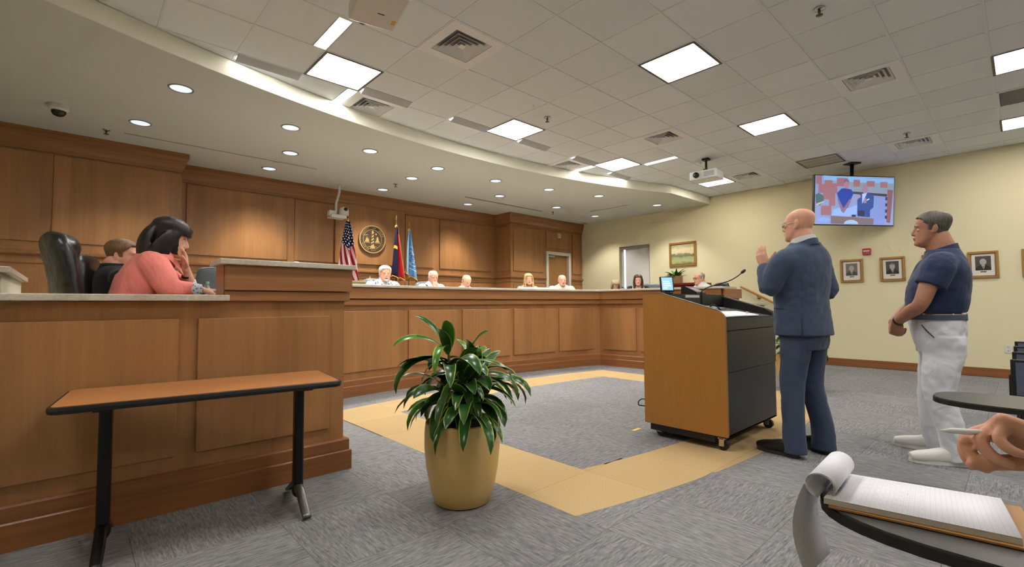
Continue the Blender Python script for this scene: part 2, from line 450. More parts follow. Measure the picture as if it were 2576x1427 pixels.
# side returns panels
bx('wall_panel',1.105,1.13,YS+.07,YM-.06,1.97,3.06,WOODV,wb,.004); bx('wall_panel',7.668,7.695,YR+.07,YM-.06,1.97,3.06,WOODV,wb,.004)
path=[(XL,YS),(1.11,YS),(1.11,YM),(7.69,YM),(7.69,YR),(XR,YR)]
def rail(name,prof,pth=path,m=WOODH): return build(name,MB().sweep(pth,prof),m,wb)
rail('crown_moulding',[(0,3.10),(.018,3.10),(.02,3.15),(.045,3.19),(.07,3.28),(.085,3.29),(.085,SZ),(0,SZ)])
for pth in ([(XL,YS),(1.11,YS),(1.11,YM),(7.69,YM),(7.69,YR),(8.91,YR)],[(9.9,YR),(XR,YR)]):
    rail('chair_rail',[(0,1.79),(.03,1.80),(.045,1.815),(.045,1.845),(.02,1.855),(0,1.86)],pth)
    rail('lower_rail',[(0,1.70),(.012,1.70),(.012,1.72),(0,1.72)],pth)
# ---- door in the panelled wall
d=thing('door_1','flat brown door in a pale metal frame set in the panelled wall','door'); d['kind']='structure'; del d['category']
mb=MB(); mb.box(8.92,9.0,YR-.035,YR+.1,PZ,2.53).box(9.80,9.89,YR-.035,YR+.1,PZ,2.53).box(9.0,9.80,YR-.035,YR+.1,2.45,2.53); build('door_frame',mb,DOORF,d)
bx('door_leaf',9.0,9.8,YR+.05,YR+.095,PZ,2.45,mat('door_brown',(150,108,62),.5),d,.002)
bx('door_closer',9.02,9.27,YR-.005,YR+.05,2.385,2.435,ALU,d,.006); build('door_handle',MB().cyl((9.73,YR+.05,1.38),(9.73,YR,1.38),.012).cyl((9.73,YR+.005,1.38),(9.62,YR+.005,1.38),.009),ALU,d)
# ---- window in the right wall
wn=thing('window_1','tall narrow window with a closed pale roller shade in the yellow wall','window'); wn['kind']='structure'; del wn['category']
mb=MB(); e=.04
mb.box(XR+.12,XR+.17,WY0,WY0+e,WZ0,WZ1).box(XR+.12,XR+.17,WY1-e,WY1,WZ0,WZ1).box(XR+.12,XR+.17,WY0,WY1,WZ1-e,WZ1).box(XR+.12,XR+.17,WY0,WY1,WZ0,WZ0+e)
build('window_frame',mb,GREY,wn)
bx('window_pane',XR+.14,XR+.146,WY0+e,WY1-e,WZ0+e,WZ1-e,mat('window_glass',(235,245,250),.02,trans=1),wn)
bx('window_sill',XR-.02,XR+.12,WY0-.03,WY1+.03,WZ0-.03,WZ0,WPLAS,wn,.004)
SHADE=mat('roller_shade_fabric',(206,206,204),.8); bx('roller_shade',XR+.075,XR+.078,WY0+.005,WY1-.15,WZ0+.03,WZ1-.02,SHADE,wn)
bx('shade_cassette',XR+.04,XR+.11,WY0+.003,WY1-.003,WZ1-.07,WZ1,mat('cassette_grey',(150,142,134),.6),wn)
bx('shade_hem_bar',XR+.07,XR+.083,WY0+.005,WY1-.15,WZ0+.01,WZ0+.035,ALU,wn)
# ---- baseboards
struct(bx('baseboard_right',XR-.018,XR,YF,3.9,0,.13,WOODB)); struct(bx('baseboard_left',XL,XL+.018,YF,4.4,0,.13,WOODB)); struct(bx('baseboard_front',XL,XR,YF,YF+.018,0,.13,WOODB))
# ---- low side walls beside the platform
t=struct(build('wall_low_left',MB().box(-.46,-.34,4.45,6.02,PZ,1.375),CREAM)); bx('wall_cap',-.50,-.30,4.4,6.05,1.375,1.415,STONE,t,.004)
t=struct(build('wall_low_right',MB().box(8.22,9.33,3.27,3.42,0,1.115),WOODV)); bx('wall_cap',8.19,9.42,3.22,3.46,1.115,1.15,STONE,t,.004); bx('wall_end',9.33,9.39,3.26,3.43,0,1.115,CREAM,t)
bx('step',8.6,XR,3.46,3.9,0,.18,CARPET,struct(bx('floor_step_landing',8.6,XR,3.46,3.9,-.001,.001,CARPET)))
t=thing('handrail','sloping wooden handrail on a wall bracket beside the right-hand steps','handrail')
build('rail',MB().tube([(10.31,4.05,1.50),(10.31,3.93,1.44),(10.31,3.2,1.045),(10.31,2.95,1.03)],.022,12),WOODT,t,True)
for y,z in ((3.72,1.325),(3.25,1.07)): build('bracket',MB().tube([(10.40,y,z-.06),(10.34,y,z-.065),(10.31,y,z-.02)],.009,8).cyl((10.398,y,z-.06),(10.385,y,z-.06),.032,16),BRASS,t,True)
# ================================================================== CEILING FIXTURES
def glow(name,col,es): return mat(name,col,.5,emit=col,es=es)
LENS=glow('troffer_lens_lit',(255,253,246),TROFFER_E); LENSW=glow('troffer_lens_warm',(255,246,226),TROFFER_E*.75); LENST=glow('troffer_lens_tubes',(255,246,240),TROFFER_E*.85)
LENS0=mat('troffer_lens_unlit',(176,176,168),.4)
FRM=mat('troffer_frame_bronze',(92,86,76),.5)
TLAB={(2,7):'bright square ceiling light between the projector and the curved soffit',(6,7):'bright square ceiling light at the middle of the curved soffit edge',(10,7):'bright square ceiling light near the right end of the soffit curve',
 (14,6):'dim warm square ceiling light nearest the corner of the yellow wall',(6,3):'largest bright square ceiling light at the top centre',(10,3):'bright square ceiling light above the small white projector',
 (14,3):'unlit square ceiling light above the hanging television',(10,-1):'striped ceiling light at the upper right edge of the picture',(14,-1):'striped ceiling light at the right edge nearest the yellow wall'}
for (i,j) in sorted(TRO):
    x,y=ct(i,j); off=(i,j)==(14,3)
    if y>6: continue
    t=thing('ceiling_light',TLAB.get((i,j),'square ceiling light out of view '+{3:'overhead',-1:'just behind the camera',-5:'far behind the camera'}.get(j,'')+', '+{-2:'against the left wall',2:'left of the middle',6:'in the middle',10:'right of the middle',14:'added to brighten the yellow wall'}.get(i,'')),'ceiling light',(x+T/2,y+T/2,CZ),group='square ceiling lights')
    a=T/2-.004; b=T/2-.028
    mb=MB(); mb.box(-a,a,-a,-b,-.004,.03).box(-a,a,b,a,-.004,.03).box(-a,-b,-b,b,-.004,.03).box(b,a,-b,b,-.004,.03); build('light_frame',mb,FRM,t)
    ln=LENS0 if off else LENSW if (i,j)==(14,6) else LENST if j==-1 else LENS
    build('lens',MB().box(-b,b,-b,b,.0,.012),ln,t)
    if off or j==-1 or (i,j)==(14,6):
        for k in (-1,1): build('lens_rib',MB().box(k*b/3-.012,k*b/3+.012,-b,b,-.004,.0),LENS0 if off else LENSW,t)
x,y=ct(12,-1); t=thing('return_grille','dark grey square ceiling grille between the two striped lights','vent',(x+T/2,y+T/2,CZ))
build('grille_frame',MB().box(-.296,.296,-.296,-.27,-.003,.02).box(-.296,.296,.27,.296,-.003,.02).box(-.296,-.27,-.27,.27,-.003,.02).box(.27,.296,-.27,.27,-.003,.02),TBAR,t)
build('grille_core',MB().box(-.27,.27,-.27,.27,.003,.012),mat('grille_grey',(120,120,120),.7),t)
for k in range(9): build('grille_blade',MB().box(-.27,.27,-.25+k*.062,-.235+k*.062,-.002,.004),mat('grille_grey',(120,120,120),.7),t)
# linear slot lights set along the curve
SLAB={(3,7.76):'short linear slot light beside the square vent nearest the soffit',(5,7.76):'short linear slot light left of the middle square ceiling light',(7,7.76):'short linear slot light right of the middle square ceiling light',(9,7.76):'short linear slot light left of the third square light along the curve',(1,8.0):'leftmost short linear slot light beside the soffit edge',(11,8.0):'rightmost short linear slot light beside the soffit edge'}
SLIT=glow('slot_lamp',(255,252,240),SLOT_E); SLITV=glow('slot_lamp_soft',(255,252,240),SLOT_E*.8); SGREY=mat('slot_reflector',(176,178,182),.5)
for (c0,ys) in sorted(SLX):
    x,y=ct(c0,ys)
    t=thing('slot_light',SLAB[(c0,ys)],'ceiling light',(x+T/2,y,CZ),group='linear slot lights along the soffit curve')
    build('slot_housing',MB().box(-.295,.295,-.005,.004,0,.085).box(-.295,.295,.136,.145,.0,.028).box(-.295,-.288,.004,.136,0,.085).box(.288,.295,.004,.136,0,.085).box(-.288,.288,.004,.136,.076,.085),SGREY,t)
    build('shield',MB().prism([(-.004,.0),(.108,-.034),(.114,-.030),(.002,.008)],0,-.29,.29),SGREY,t)
    build('lamp',MB().box(-.285,.285,.112,.132,.0,.03),SLIT,t)
YLAB={(1.8,6):'bright linear slot light beside the large projector',(2.8,8):'bright linear slot light touching the soffit beside a square vent',(10.0,8):'linear slot light touching the soffit beyond the third square light',(11.0,6):'thin linear slot light between the third square light and the small projector'}
for (xs_,r) in sorted(SLY):
    x,y=ct(xs_,r)
    t=thing('slot_light',YLAB[(xs_,r)],'ceiling light',(x,y+T/2,CZ),group='linear slot lights along the soffit curve')
    build('slot_housing',MB().box(-.004,.004,-.292,.292,0,.06).box(.116,.124,-.292,.292,0,.06).box(.004,.116,-.292,-.285,0,.06).box(.004,.116,.285,.292,0,.06).box(.004,.116,-.285,.285,.055,.06),SGREY,t)
    br=xs_<5
    build('lamp',MB().box(.006,.114,-.284,.284,.012,.03) if br else MB().box(.08,.114,-.284,.284,.02,.045),SLITV,t)
# square four-way diffusers
DLAB={(3,5):'square ceiling vent right of the large projector at the top',(3,8):'square ceiling vent touching the soffit beside the slot lights',(9,5):'square ceiling vent left of the small white projector',(9,8):'square ceiling vent at the soffit edge left of the third square light',(9,1):'square ceiling vent at the upper right of the tiled ceiling',(14,1):'square ceiling vent right of the television nearest the yellow wall',(14,5):'square ceiling vent between the small projector and the unlit light'}
VENT=mat('vent_white',(232,233,234),.45); VDARK=mat('vent_throat',(40,38,36),.8)
first=None
def ringbox(mb,a,b,z0,z1,sl=0):
    # square ring, sloped: outer half-size a at z0, inner half-size b at z1
    P=[(-1,-1),(1,-1),(1,1),(-1,1)]
    vs=[(a*p,a*q,z0) for p,q in P]+[(b*p,b*q,z1) for p,q in P]+[(a*p,a*q,z0+.004) for p,q in P]+[(b*p,b*q,z1+.004) for p,q in P]
    fs=[]
    for k in range(4):
        k2=(k+1)%4; fs+=[(k,k2,4+k2,4+k),(8+k,12+k,12+k2,8+k2),(k,8+k,8+k2,k2),(4+k,4+k2,12+k2,12+k)]
    mb.add(vs,fs)
for (i,j) in sorted(DIF):
    x,y=ct(i,j)
    if first is None:
        first=t=thing('ceiling_vent',DLAB[(i,j)],'vent',(x+T/2,y+T/2,CZ),group='square ceiling vents')
        mb=MB(); a=T/2-.006
        mb.box(-a,a,-a,-.2,-.003,.006).box(-a,a,.2,a,-.003,.006).box(-a,-.2,-.2,.2,-.003,.006).box(.2,a,-.2,.2,-.003,.006); build('vent_plate',mb,VENT,t)
        build('vent_throat',MB().box(-.2,.2,-.2,.2,.07,.08).box(-.2,.2,-.2,-.196,.0,.07).box(-.2,.2,.196,.2,.0,.07).box(-.2,-.196,-.196,.196,.0,.07).box(.196,.2,-.196,.196,.0,.07),VDARK,t)
        for a in (.195,.152,.109,.066):
            mb=MB(); ringbox(mb,a,a-.03,-.002,.028); build('vent_blade',mb,VENT,t)
        build('vent_core',MB().add([(-.03,-.03,0),(.03,-.03,0),(.03,.03,0),(-.03,.03,0),(0,0,.03)],[(0,1,2,3),(0,1,4),(1,2,4),(2,3,4),(3,0,4)]),VENT,t)
    else: dup(first,(x+T/2,y+T/2,CZ),None,DLAB[(i,j)])
# recessed downlights in the soffit
DL=[(.75,5.75),(1.93,6.12),(3.08,6.31),(4.29,6.39),(5.5,6.35),(6.69,6.16),(7.86,5.85),(9.58,5.53),
    (.54,7.16),(2.26,7.16),(4.29,7.19),(6.33,7.19),(8.06,7.19),(9.6,7.27),(2.27,8.2),(4.3,8.27),(6.33,8.25)]
ORD=['first','second','third','fourth','fifth','sixth','seventh','eighth']
DLENS=glow('downlight_lens',(224,238,250),DOWN_E)
dl0=None
for k,(x,y) in enumerate(DL):
    l=(f'{ORD[k]} round downlight from the left in the row along the curved soffit edge' if k<8 else f'{ORD[k-8]} round downlight from the left in the middle soffit row' if k<14 else f'{ORD[k-14]} round downlight from the left close to the panelled wall')
    if dl0 is None:
        dl0=t=thing('downlight',l,'downlight',(x,y,SZ),group='round downlights in the soffit')
        build('trim_ring',MB().lathe([(.094,.0),(.112,-.001),(.112,-.005),(.096,-.007),(.094,0)],28),mat('downlight_trim',(150,150,146),.4),t,True)
        build('lens',MB().lathe([(.0,-.0025),(.095,-.0025),(.095,-.001),(.0,-.001)],28),DLENS,t)
    else: t=dup(dl0,(x,y,SZ),None,l)
    ld=bpy.data.lights.new('downlight_lamp','SPOT'); ld.energy=SCALLOP_W if k>=14 else DOWN_W; ld.spot_size=R_(88 if k>=14 else 110); ld.spot_blend=.55; ld.shadow_soft_size=.08; ld.color=(1,.90,.72) if k>=14 else (1,.95,.86)
    lo=bpy.data.objects.new('downlight_lamp',ld); COL.objects.link(lo); lo.parent=t; lo.location=(0,0,-.02)
# dome camera, sprinklers
t=thing('dome_camera','small dome security camera on the soffit at far left','camera',(-.17,7.13,SZ))
build('camera_base',MB().lathe([(0,0),(.085,0),(.085,-.045),(.068,-.065),(0,-.065)],24),WPLAS,t,True,angle=40); build('camera_dome',MB().lathe([(.064,-.062),(.062,-.085),(.045,-.11),(.02,-.122),(0,-.125)],24),mat('smoked_dome',(30,27,26),.1),t,True)
spr=None
for x,y,z,l in ((*ct(6.5,1.5),CZ,'ceiling sprinkler at the top right of the tiled ceiling'),(*ct(6.5,6.5),CZ,'ceiling sprinkler beside the middle square ceiling light'),(*ct(13.5,1.5),CZ,'ceiling sprinkler near the vent right of the television'),(*ct(13.5,6.5),CZ,'ceiling sprinkler below the small projector'),(.25,7.72,SZ,'sprinkler on the soffit beside the dome camera'),(4.27,7.73,SZ,'sprinkler on the soffit above the seal'),(8.4,7.6,SZ,'sprinkler on the soffit above the brown door')):
    if spr is None:
        spr=t=thing('sprinkler',l,'sprinkler',(x,y,z),group='ceiling sprinklers')
        build('escutcheon',MB().lathe([(0,0),(.04,0),(.036,-.008),(.012,-.012),(0,-.012)],20),CHROME,t,True); build('sprinkler_head',MB().lathe([(.009,-.01),(.012,-.03),(.006,-.04),(.005,-.052),(.026,-.054),(.026,-.057),(0,-.058)],16),mat('sprinkler_metal',(96,86,78),.35,metal=.8),t,True)
    else: dup(spr,(x,y,z),None,l)
# large ceiling projector at the top edge of the picture
t=thing('projector','large white ceiling projector at the top edge beside the slot light','projector',(1.57,3.10,0),R_(-12))
PJ=mat('projector_shell',(206,202,196),.45)
build('projector_body',MB().box(-.17,.17,-.24,.22,3.28,3.41,.02),PJ,t)
build('mount_pole',MB().cyl((0,0,3.41),(0,0,CZ-.001),.03),GREY,t,True); build('mount_plate',MB().box(-.10,.10,-.10,.10,3.41,3.42),GREY,t)
build('lens_ring',MB().cyl((-.06,.215,3.325),(-.06,.236,3.325),.038,24),BLACK,t,True); build('label_sticker',MB().box(.12,.15,.06,.12,3.2785,3.28),mat('sticker_yellow',(206,166,60),.6),t); build('vent_strip',MB().box(.0,.05,.02,.03,3.2785,3.28),SLOTM,t); build('side_panel',MB().box(.168,.173,-.2,.1,3.30,3.39,.002),WPLAS,t)
# small projector in the distance
px_,py_=ct(11.85,5.55)
t=thing('projector','small white projector hanging from the tiled ceiling in the distance','projector',(px_,py_,0),R_(4))
build('projector_body',MB().box(-.16,.16,-.22,.22,3.17,3.31,.015),WPLAS,t); build('lens_barrel',MB().cyl((-.16,.1,3.24),(-.20,.1,3.24),.045,20),BLACK,t,True)
build('vent_grille',MB().box(-.163,-.160,-.18,-.02,3.2,3.28),mat('grille_pale',(170,174,180),.5),t)
build('mount_arm',MB().cyl((0,0,3.31),(0,0,CZ-.001),.018).tube([(0,-.1,3.33),(0,.1,3.33)],.012).tube([(-.1,0,3.33),(.1,0,3.33)],.012).box(-.05,.05,-.05,.05,CZ-.03,CZ-.001),BLACK,t)
# pan-tilt camera on a bent pipe
t=thing('conference_camera','white pan-tilt camera on a bent ceiling pipe in front of the panelled wall','camera',(3.53,8.45,0))
build('ceiling_pipe',MB().tube([(0,0,SZ-.002),(0,0,3.25),(-.03,-.0,3.12),(-.06,-.0,3.0),(-.06,0,2.80)],.022,12,4),WPLAS,t,True)
build('bracket',MB().box(-.18,.10,-.1,.12,2.74,2.80,.008).box(-.2,-.08,-.06,.06,2.76,2.87,.006),WPLAS,t); build('camera_body',MB().lathe([(0,0),(.085,0),(.085,.09),(.075,.13),(.04,.155),(0,.16)],24,(.07,-.04,2.80)),WPLAS,t,True,angle=50)
build('camera_lens',MB().cyl((.07,-.11,2.905),(.07,-.135,2.905),.032,20),BLACK,t,True)
# ================================================================== DAIS AND DESKS
def seg(path,a,b,n):
    # points along a polyline function x->arc
    return [(a+(b-a)*k/n,arcy(a+(b-a)*k/n,5.93)) for k in range(n+1)]
ARC=seg(None,1.55,7.33,26)
CORN=(7.36,5.50); RET=[CORN,(7.56,3.26)]
PATH=ARC[:-1]+[CORN,(7.56,3.26)]
dd=thing('dais_desk','long curved wood-panelled dais desk with a straight right wing','desk')
def sw(name,prof,m,parent,pth=PATH): return build(name,MB().sweep(pth,prof),m,parent)
sw('body',[(-.06,.0),(-.03,.0),(-.03,1.385),(-.06,1.385)],WOODV,dd)
sw('toe_base',[(-.03,0),(.025,0),(.025,.128),(.018,.135),(-.03,.135)],WOODB,dd)
sw('upper_base',[(-.03,.135),(.012,.135),(.012,.20),(.004,.215),(-.03,.215)],WOODB,dd)
sw('moulding',[(-.03,1.155),(.015,1.155),(.022,1.165),(.022,1.222),(.008,1.235),(-.03,1.235)],WOODH,dd)
sw('fascia',[(-.03,1.235),(.045,1.242),(.045,1.385),(-.03,1.385)],WOODH,dd)
def dpan(pth,parent,z0=.30,z1=1.08): 
    build('front_panel',MB().sweep(pth,[(-.03,z0),(-.012,z0),(-.008,z0+.006),(-.008,z1-.006),(-.012,z1),(-.03,z1)]),WOODV,parent)
for a,b in ((1.6,2.38),(2.50,3.40),(3.49,4.36),(4.45,5.40),(5.49,6.38),(6.48,7.27)): dpan(seg(None,a,b,6),dd)
rv=(Vector(RET[1])-Vector(RET[0])); 
def rp(t): q=Vector(RET[0])+rv*t; return (q.x,q.y)
for a,b in ((.04,.33),(.37,.65),(.69,.97)): dpan([rp(a),rp(b)],dd)
# end panel of the wing and work surface behind the fascia
bx('end_panel',7.60,8.18,3.24,3.28,0,1.385,WOODV,dd); bx('end_fascia',7.56,8.20,3.205,3.24,1.235,1.385,WOODH,dd)
sw('work_surface',[(-.08,1.09),(-.62,1.09),(-.62,1.12),(-.08,1.12)],WOODT,dd,ARC[1:-2]+[(7.4,5.45),(7.6,3.36)])
ctop=build('countertop',MB().sweep(PATH[:-1]+[(7.562,3.22)],[(.075,1.388),(.08,1.393),(.08,1.42),(.075,1.425),(-.62,1.425),(-.62,1.388)]),STONE)
tag(ctop,'pale stone countertop running along the curved dais desk','countertop')
# ---- clerk desk at left front
ck=thing('clerk_desk','large wood-panelled front desk at left with a raised right end','desk')
Y0=3.33
bx('body',-1.2,1.435,Y0,Y0+.05,0,1.18,WOODV,ck); bx('end_panel',1.385,1.435,Y0+.05,4.1,0,1.18,WOODV,ck)
mb=MB(); mb.sweep([(-1.2,Y0),(1.435,Y0),(1.435,4.1)],[(0,0),(.045,0),(.045,.128),(.038,.135),(0,.135)]); build('toe_base',mb,WOODB,ck)
mb=MB(); mb.sweep([(-1.2,Y0),(1.435,Y0),(1.435,4.1)],[(0,.135),(.032,.135),(.032,.203),(.024,.214),(0,.214)]); build('upper_base',mb,WOODB,ck)
for a,b in ((.546,1.328),(-.53,.452),(-1.15,-.63)): bx('front_panel',a,b,Y0-.018,Y0,.30,1.08,WOODV,ck,.004)
bx('raised_body',.69,1.45,Y0-.012,3.53,1.18,1.405,WOODH,ck); bx('moulding',.678,1.465,Y0-.03,Y0-.012,1.182,1.245,WOODH,ck,.004); bx('fascia',.675,1.475,Y0-.045,Y0-.012,1.25,1.405,WOODH,ck,.003)
bx('side_fascia',.672,.69,Y0-.012,3.53,1.185,1.405,WOODH,ck)
tag(bx('countertop',.64,1.495,Y0-.075,3.56,1.405,1.44,STONE,None,.005),'raised stone countertop on the right end of the front desk','countertop')
tag(bx('countertop',-1.2,.698,Y0-.06,3.62,1.183,1.22,STONE,None,.005),'low stone countertop in front of the woman in pink','countertop')
bx('desk_surface',-.9,1.38,3.62,4.2,1.09,1.12,WOODT,ck); bx('inner_panel',-1.2,.68,3.58,3.62,.5,1.18,WOODV,ck)
# small white cards lying on the raised countertop
for i,(x,y,l) in enumerate(((.83,3.42,'small flat white object at the left of the raised front countertop'),(1.13,3.42,'small rounded white object at the middle of the raised front countertop'))):
    tag(build('paper_weight',MB().lathe([(0,0),(.03,0),(.028,.008),(.012,.014+.004*i),(0,.015+.004*i)],20,(x,y,1.44)),WHITE,None,True),l,'desk item')
# ---- folding training table
tb=thing('folding_table','narrow folding table with wood laminate top and black T-legs','table',(.555,2.94,0),R_(-7.5))
L,D,TZ=1.19,.54,.735
def rrect(l,d,r,n=5):
    P=[]
    for cx,cy,a in ((l-r,d-r,0),(-l+r,d-r,90),(-l+r,-d+r,180),(l-r,-d+r,270)):
        for k in range(n+1): th=R_(a+90*k/n); P.append((cx+r*math.cos(th),cy+r*math.sin(th)))
    return P
build('table_top',MB().prism(rrect(L/2-.008,D/2-.008,.03),2,TZ-.028,TZ),WOODT,tb)
mb=MB(); ed=rrect(L/2-.008,D/2-.008,.03); ed.append(ed[0]); mb.sweep([p for p in ed],[(-.001,TZ-.034),(.012,TZ-.030),(.015,TZ-.016),(.012,TZ-.004),(-.001,TZ-.002)]); build('edge_band',mb,BLACK,tb)
for sx in (-1,1):
    x=sx*.43
    lg=build('leg',MB().tube([(x,.02,.085),(x,.02,TZ-.05)],[(.026,.042)]*2,16,ref=(1,0,0),power=4),BLACKM,tb)
    build('top_bracket',MB().box(x-.03,x+.03,-.2,.22,TZ-.05,TZ-.029,.004),BLACKM,tb)
    for sy,m in ((-1,CHROME if False else mat('worn_foot_metal',(120,120,120),.35,metal=.9)),(1,BLACKM)):
        build('foot',MB().tube([(x,.02+sy*.01,.105),(x,.02+sy*.07,.10),(x,.02+sy*.16,.055),(x,.02+sy*.25,.016)],[(.026,.03),(.024,.022),(.024,.016),(.022,.010)],12,4,ref=(1,0,0),power=3),m if sy<0 and sx>0 else BLACKM,tb,True)
    build('foot_hub',MB().ell((x,.02,.09),(.032,.05,.045)),BLACKM,tb,True)
def nosample(m):
    try: m.cycles.emission_sampling='NONE'
    except Exception: pass
    return m
# ================================================================== PODIUM
pd=thing('podium','large rolling podium with a tan laminate side and black rear face','podium')
PX0,PX1,PY0,PY1=3.72,4.84,1.585,2.305
side=[(PY1,.115),(PY1,1.232),(2.12,1.235),(1.66,1.098),(1.62,1.083),(1.598,1.062),(1.585,1.03),(PY0,.115)]
build('side_panel',MB().prism(side,0,PX0,PX0+.028),WOODP,pd); build('side_panel',MB().prism([(max(y,PY0+.046),z) for y,z in side],0,PX1-.028,PX1),WOODP,pd)
edg=MB().sweep([(0,0)]*0+[(p[0],p[1]) for p in side[1:7]],[(0,0),(.003,0),(.003,.001),(0,.001)]) if False else None
bx('front_panel',PX0+.028,PX1-.028,PY1-.03,PY1-.002,.115,1.225,WOODP,pd)
RB=mat('podium_black',(40,40,41),.42)
bx('rear_panel',PX0+.028,PX1,PY0+.02,PY0+.045,.10,.60,RB,pd,.003); 
dr=bx('rear_door',PX0+.031,PX1,PY0+.012,PY0+.04,.605,.93,RB,pd,.003)
dw=bx('drawer',PX0+.031,PX1,PY0+.008,PY0+.04,.935,1.02,RB,pd,.003); bx('drawer_slot',PX0+.58,PX0+.66,PY0+.006,PY0+.009,.985,.993,BLACK,dw)
# sloped recessed work surface
sl=[(PY0+.01,1.035),(2.10,1.13),(2.10,1.115),(PY0+.01,1.02)]
build('work_surface',MB().prism(sl,0,PX0+.028,PX1-.028),BLACK,pd)
build('back_shelf',MB().prism([(2.05,1.13),(2.05,1.236),(2.275,1.236),(2.275,1.13)],0,PX0+.028,PX1-.028),BLACK,pd)
# inner black cheek on the far side
build('inner_cheek',MB().prism([(2.1,1.12),(2.1,1.24),(1.66,1.105),(1.60,1.075),(1.60,1.03)],0,PX1-.06,PX1-.03),BLACK,pd)
build('cheek_cap',MB().prism([(2.12,1.236),(2.12,1.243),(1.66,1.106),(1.60,1.07),(1.60,1.063),(1.66,1.099)],0,PX1-.065,PX1+.002),mat('edge_band_grey',(112,104,98),.5),pd)
build('cheek_cap',MB().prism([(PY1,1.233),(PY1,1.239),(2.12,1.242),(1.66,1.105),(1.62,1.09),(1.66,1.098),(2.12,1.235)],0,PX0-.001,PX0+.03),mat('edge_band_grey',(112,104,98),.5),pd)
# plinth and casters
bx('plinth',PX0+.02,PX1-.02,PY0+.11,PY1-.04,.055,.115,BLACK,pd,.006); bx('base_plate',PX0+.02,PX1-.02,PY0+.02,PY0+.11,.10,.115,BLACK,pd)
for x,y in ((PX0+.06,PY0+.06),(PX1-.10,PY0+.06),(PX0+.10,PY1-.10),(PX1-.12,PY1-.10)):
    c=build('caster',MB().cyl((x-.015,y,.042),(x+.015,y,.042),.041,20),BLACK,pd,True,angle=40)
    build('caster_fork',MB().box(x-.023,x-.017,y-.012,y+.03,.03,.095,.003).box(x+.017,x+.023,y-.012,y+.03,.03,.095,.003).box(x-.023,x+.023,y-.02,y+.035,.086,.0995),CHROME,c)
# touch panel screen, document box, microphone, papers: things on the podium
t=thing('touch_panel','small tilted touch screen glowing blue on the podium','screen',(3.93,2.18,1.237),R_(-38)); t.scale=(.72,.72,.78)
M=Matrix.Translation((0,0,.03))@Matrix.Rotation(R_(-12),4,'X')
build('screen_housing',MB().box(-.085,.085,-.008,.02,.0,.175,.004,M),BLACK,t); build('screen_glass',MB().box(-.070,.070,-.0095,-.0078,.015,.165,0,M),nosample(glow('panel_glow',(132,180,236),.42)),t); build('stand',MB().box(-.05,.05,-.05,.06,0,.02,.004).box(-.03,.03,.0,.03,.01,.06,.004),BLACK,t)
for k,(a,b,c2,d2) in enumerate(((-.055,.0,.03,.05),(-.055,.05,.06,.075),(-.055,.045,.085,.10),(-.055,.03,.11,.125))): build('screen_text_row',MB().box(a,b,-.0100,-.0094,c2,d2,0,M),nosample(glow('panel_glow_light',(190,216,246),.42)),t)
t=thing('desk_phone','black desk device with a sloped face beside the touch screen','desk device',(4.40,2.18,1.237),0)
build('device_body',MB().prism([(-.09,0),(.07,0),(.07,.075),(.03,.08),(-.09,.02)],0,-.09,.09),BLACK,t); build('device_display',MB().add([(-.06,-.072,.0305),(.06,-.072,.0305),(.06,.0,.0665),(-.06,.0,.0665)],[(0,1,2,3)]),mat('device_screen',(130,104,118),.3),t)
tag(bx('name_strip',4.0,4.26,2.044,2.05,1.205,1.228,WPLAS),'short white label strip on the podium shelf edge','label')
t=thing('gooseneck_microphone','tall gooseneck microphone rising from the podium','microphone',(4.06,1.93,1.1))
build('mic_base',MB().cyl((0,0,-.005),(0,0,.012),.035,20).cyl((0,0,.01),(0,0,.15),.011,12),BLACK,t,True,angle=40)
build('gooseneck',MB().tube([(0,0,.14),(.01,-.01,.17),(.05,-.06,.2),(.14,-.18,.245),(.19,-.235,.285),(.215,-.262,.315)],.0045,8,4),BLACKM,t,True)
build('mic_head',MB().tube([(.213,-.26,.313),(.218,-.265,.319),(.232,-.28,.336),(.238,-.286,.343)],[.006,.012,.013,.008],14,2),BLACK,t,True)
t=thing('control_tray','grey equipment tray with cables in the podium well','equipment',(0,0,0))
build('tray',MB().prism([(1.90,1.09),(2.05,1.115),(2.05,1.13),(1.90,1.105)],0,4.1,4.5),mat('tray_grey',(116,118,118),.6),t); build('cable',MB().tube([(4.2,1.93,1.11),(4.22,1.9,1.14),(4.26,1.88,1.12),(4.3,1.87,1.09)],.006,8,4),BLACK,t,True); build('connector_plate',MB().prism([(1.95,1.112),(2.04,1.127),(2.04,1.133),(1.95,1.118)],0,4.15,4.3),mat('plate_light',(150,152,150),.5),t)
t=thing('papers','stack of white papers lying on the podium edge','papers',(0,0,0))
for k in range(3): build('sheet',MB().prism([(1.60+.003*k,1.042+.003*k),(1.80,1.073+.003*k),(1.80,1.075+.003*k),(1.60+.003*k,1.044+.003*k)],0,3.80+.02*k,4.45+.015*k),WHITE,t)
t=thing('clear_clip','small glossy clip lying on the podium papers','clip',(4.36,1.66,1.064))
build('clip_body',MB().ell((0,0,.006),(.03,.012,.008)),CHROME,t,True)
# cable on the floor beside the podium
tag(build('floor_cable',MB().tube([(3.76,2.30,.30),(3.72,2.33,.31),(3.685,2.345,.29),(3.69,2.345,.26),(3.73,2.33,.25),(3.77,2.30,.24)],.005,8,4),BLACK,None,True),'small black cable loop at the front corner of the podium','cable')
tag(bx('floor_tape',3.76,3.88,2.44,2.475,.0003,.002,mat('yellow_tape',(222,192,110),.7)),'short yellow tape strip on the carpet beside the podium','tape')
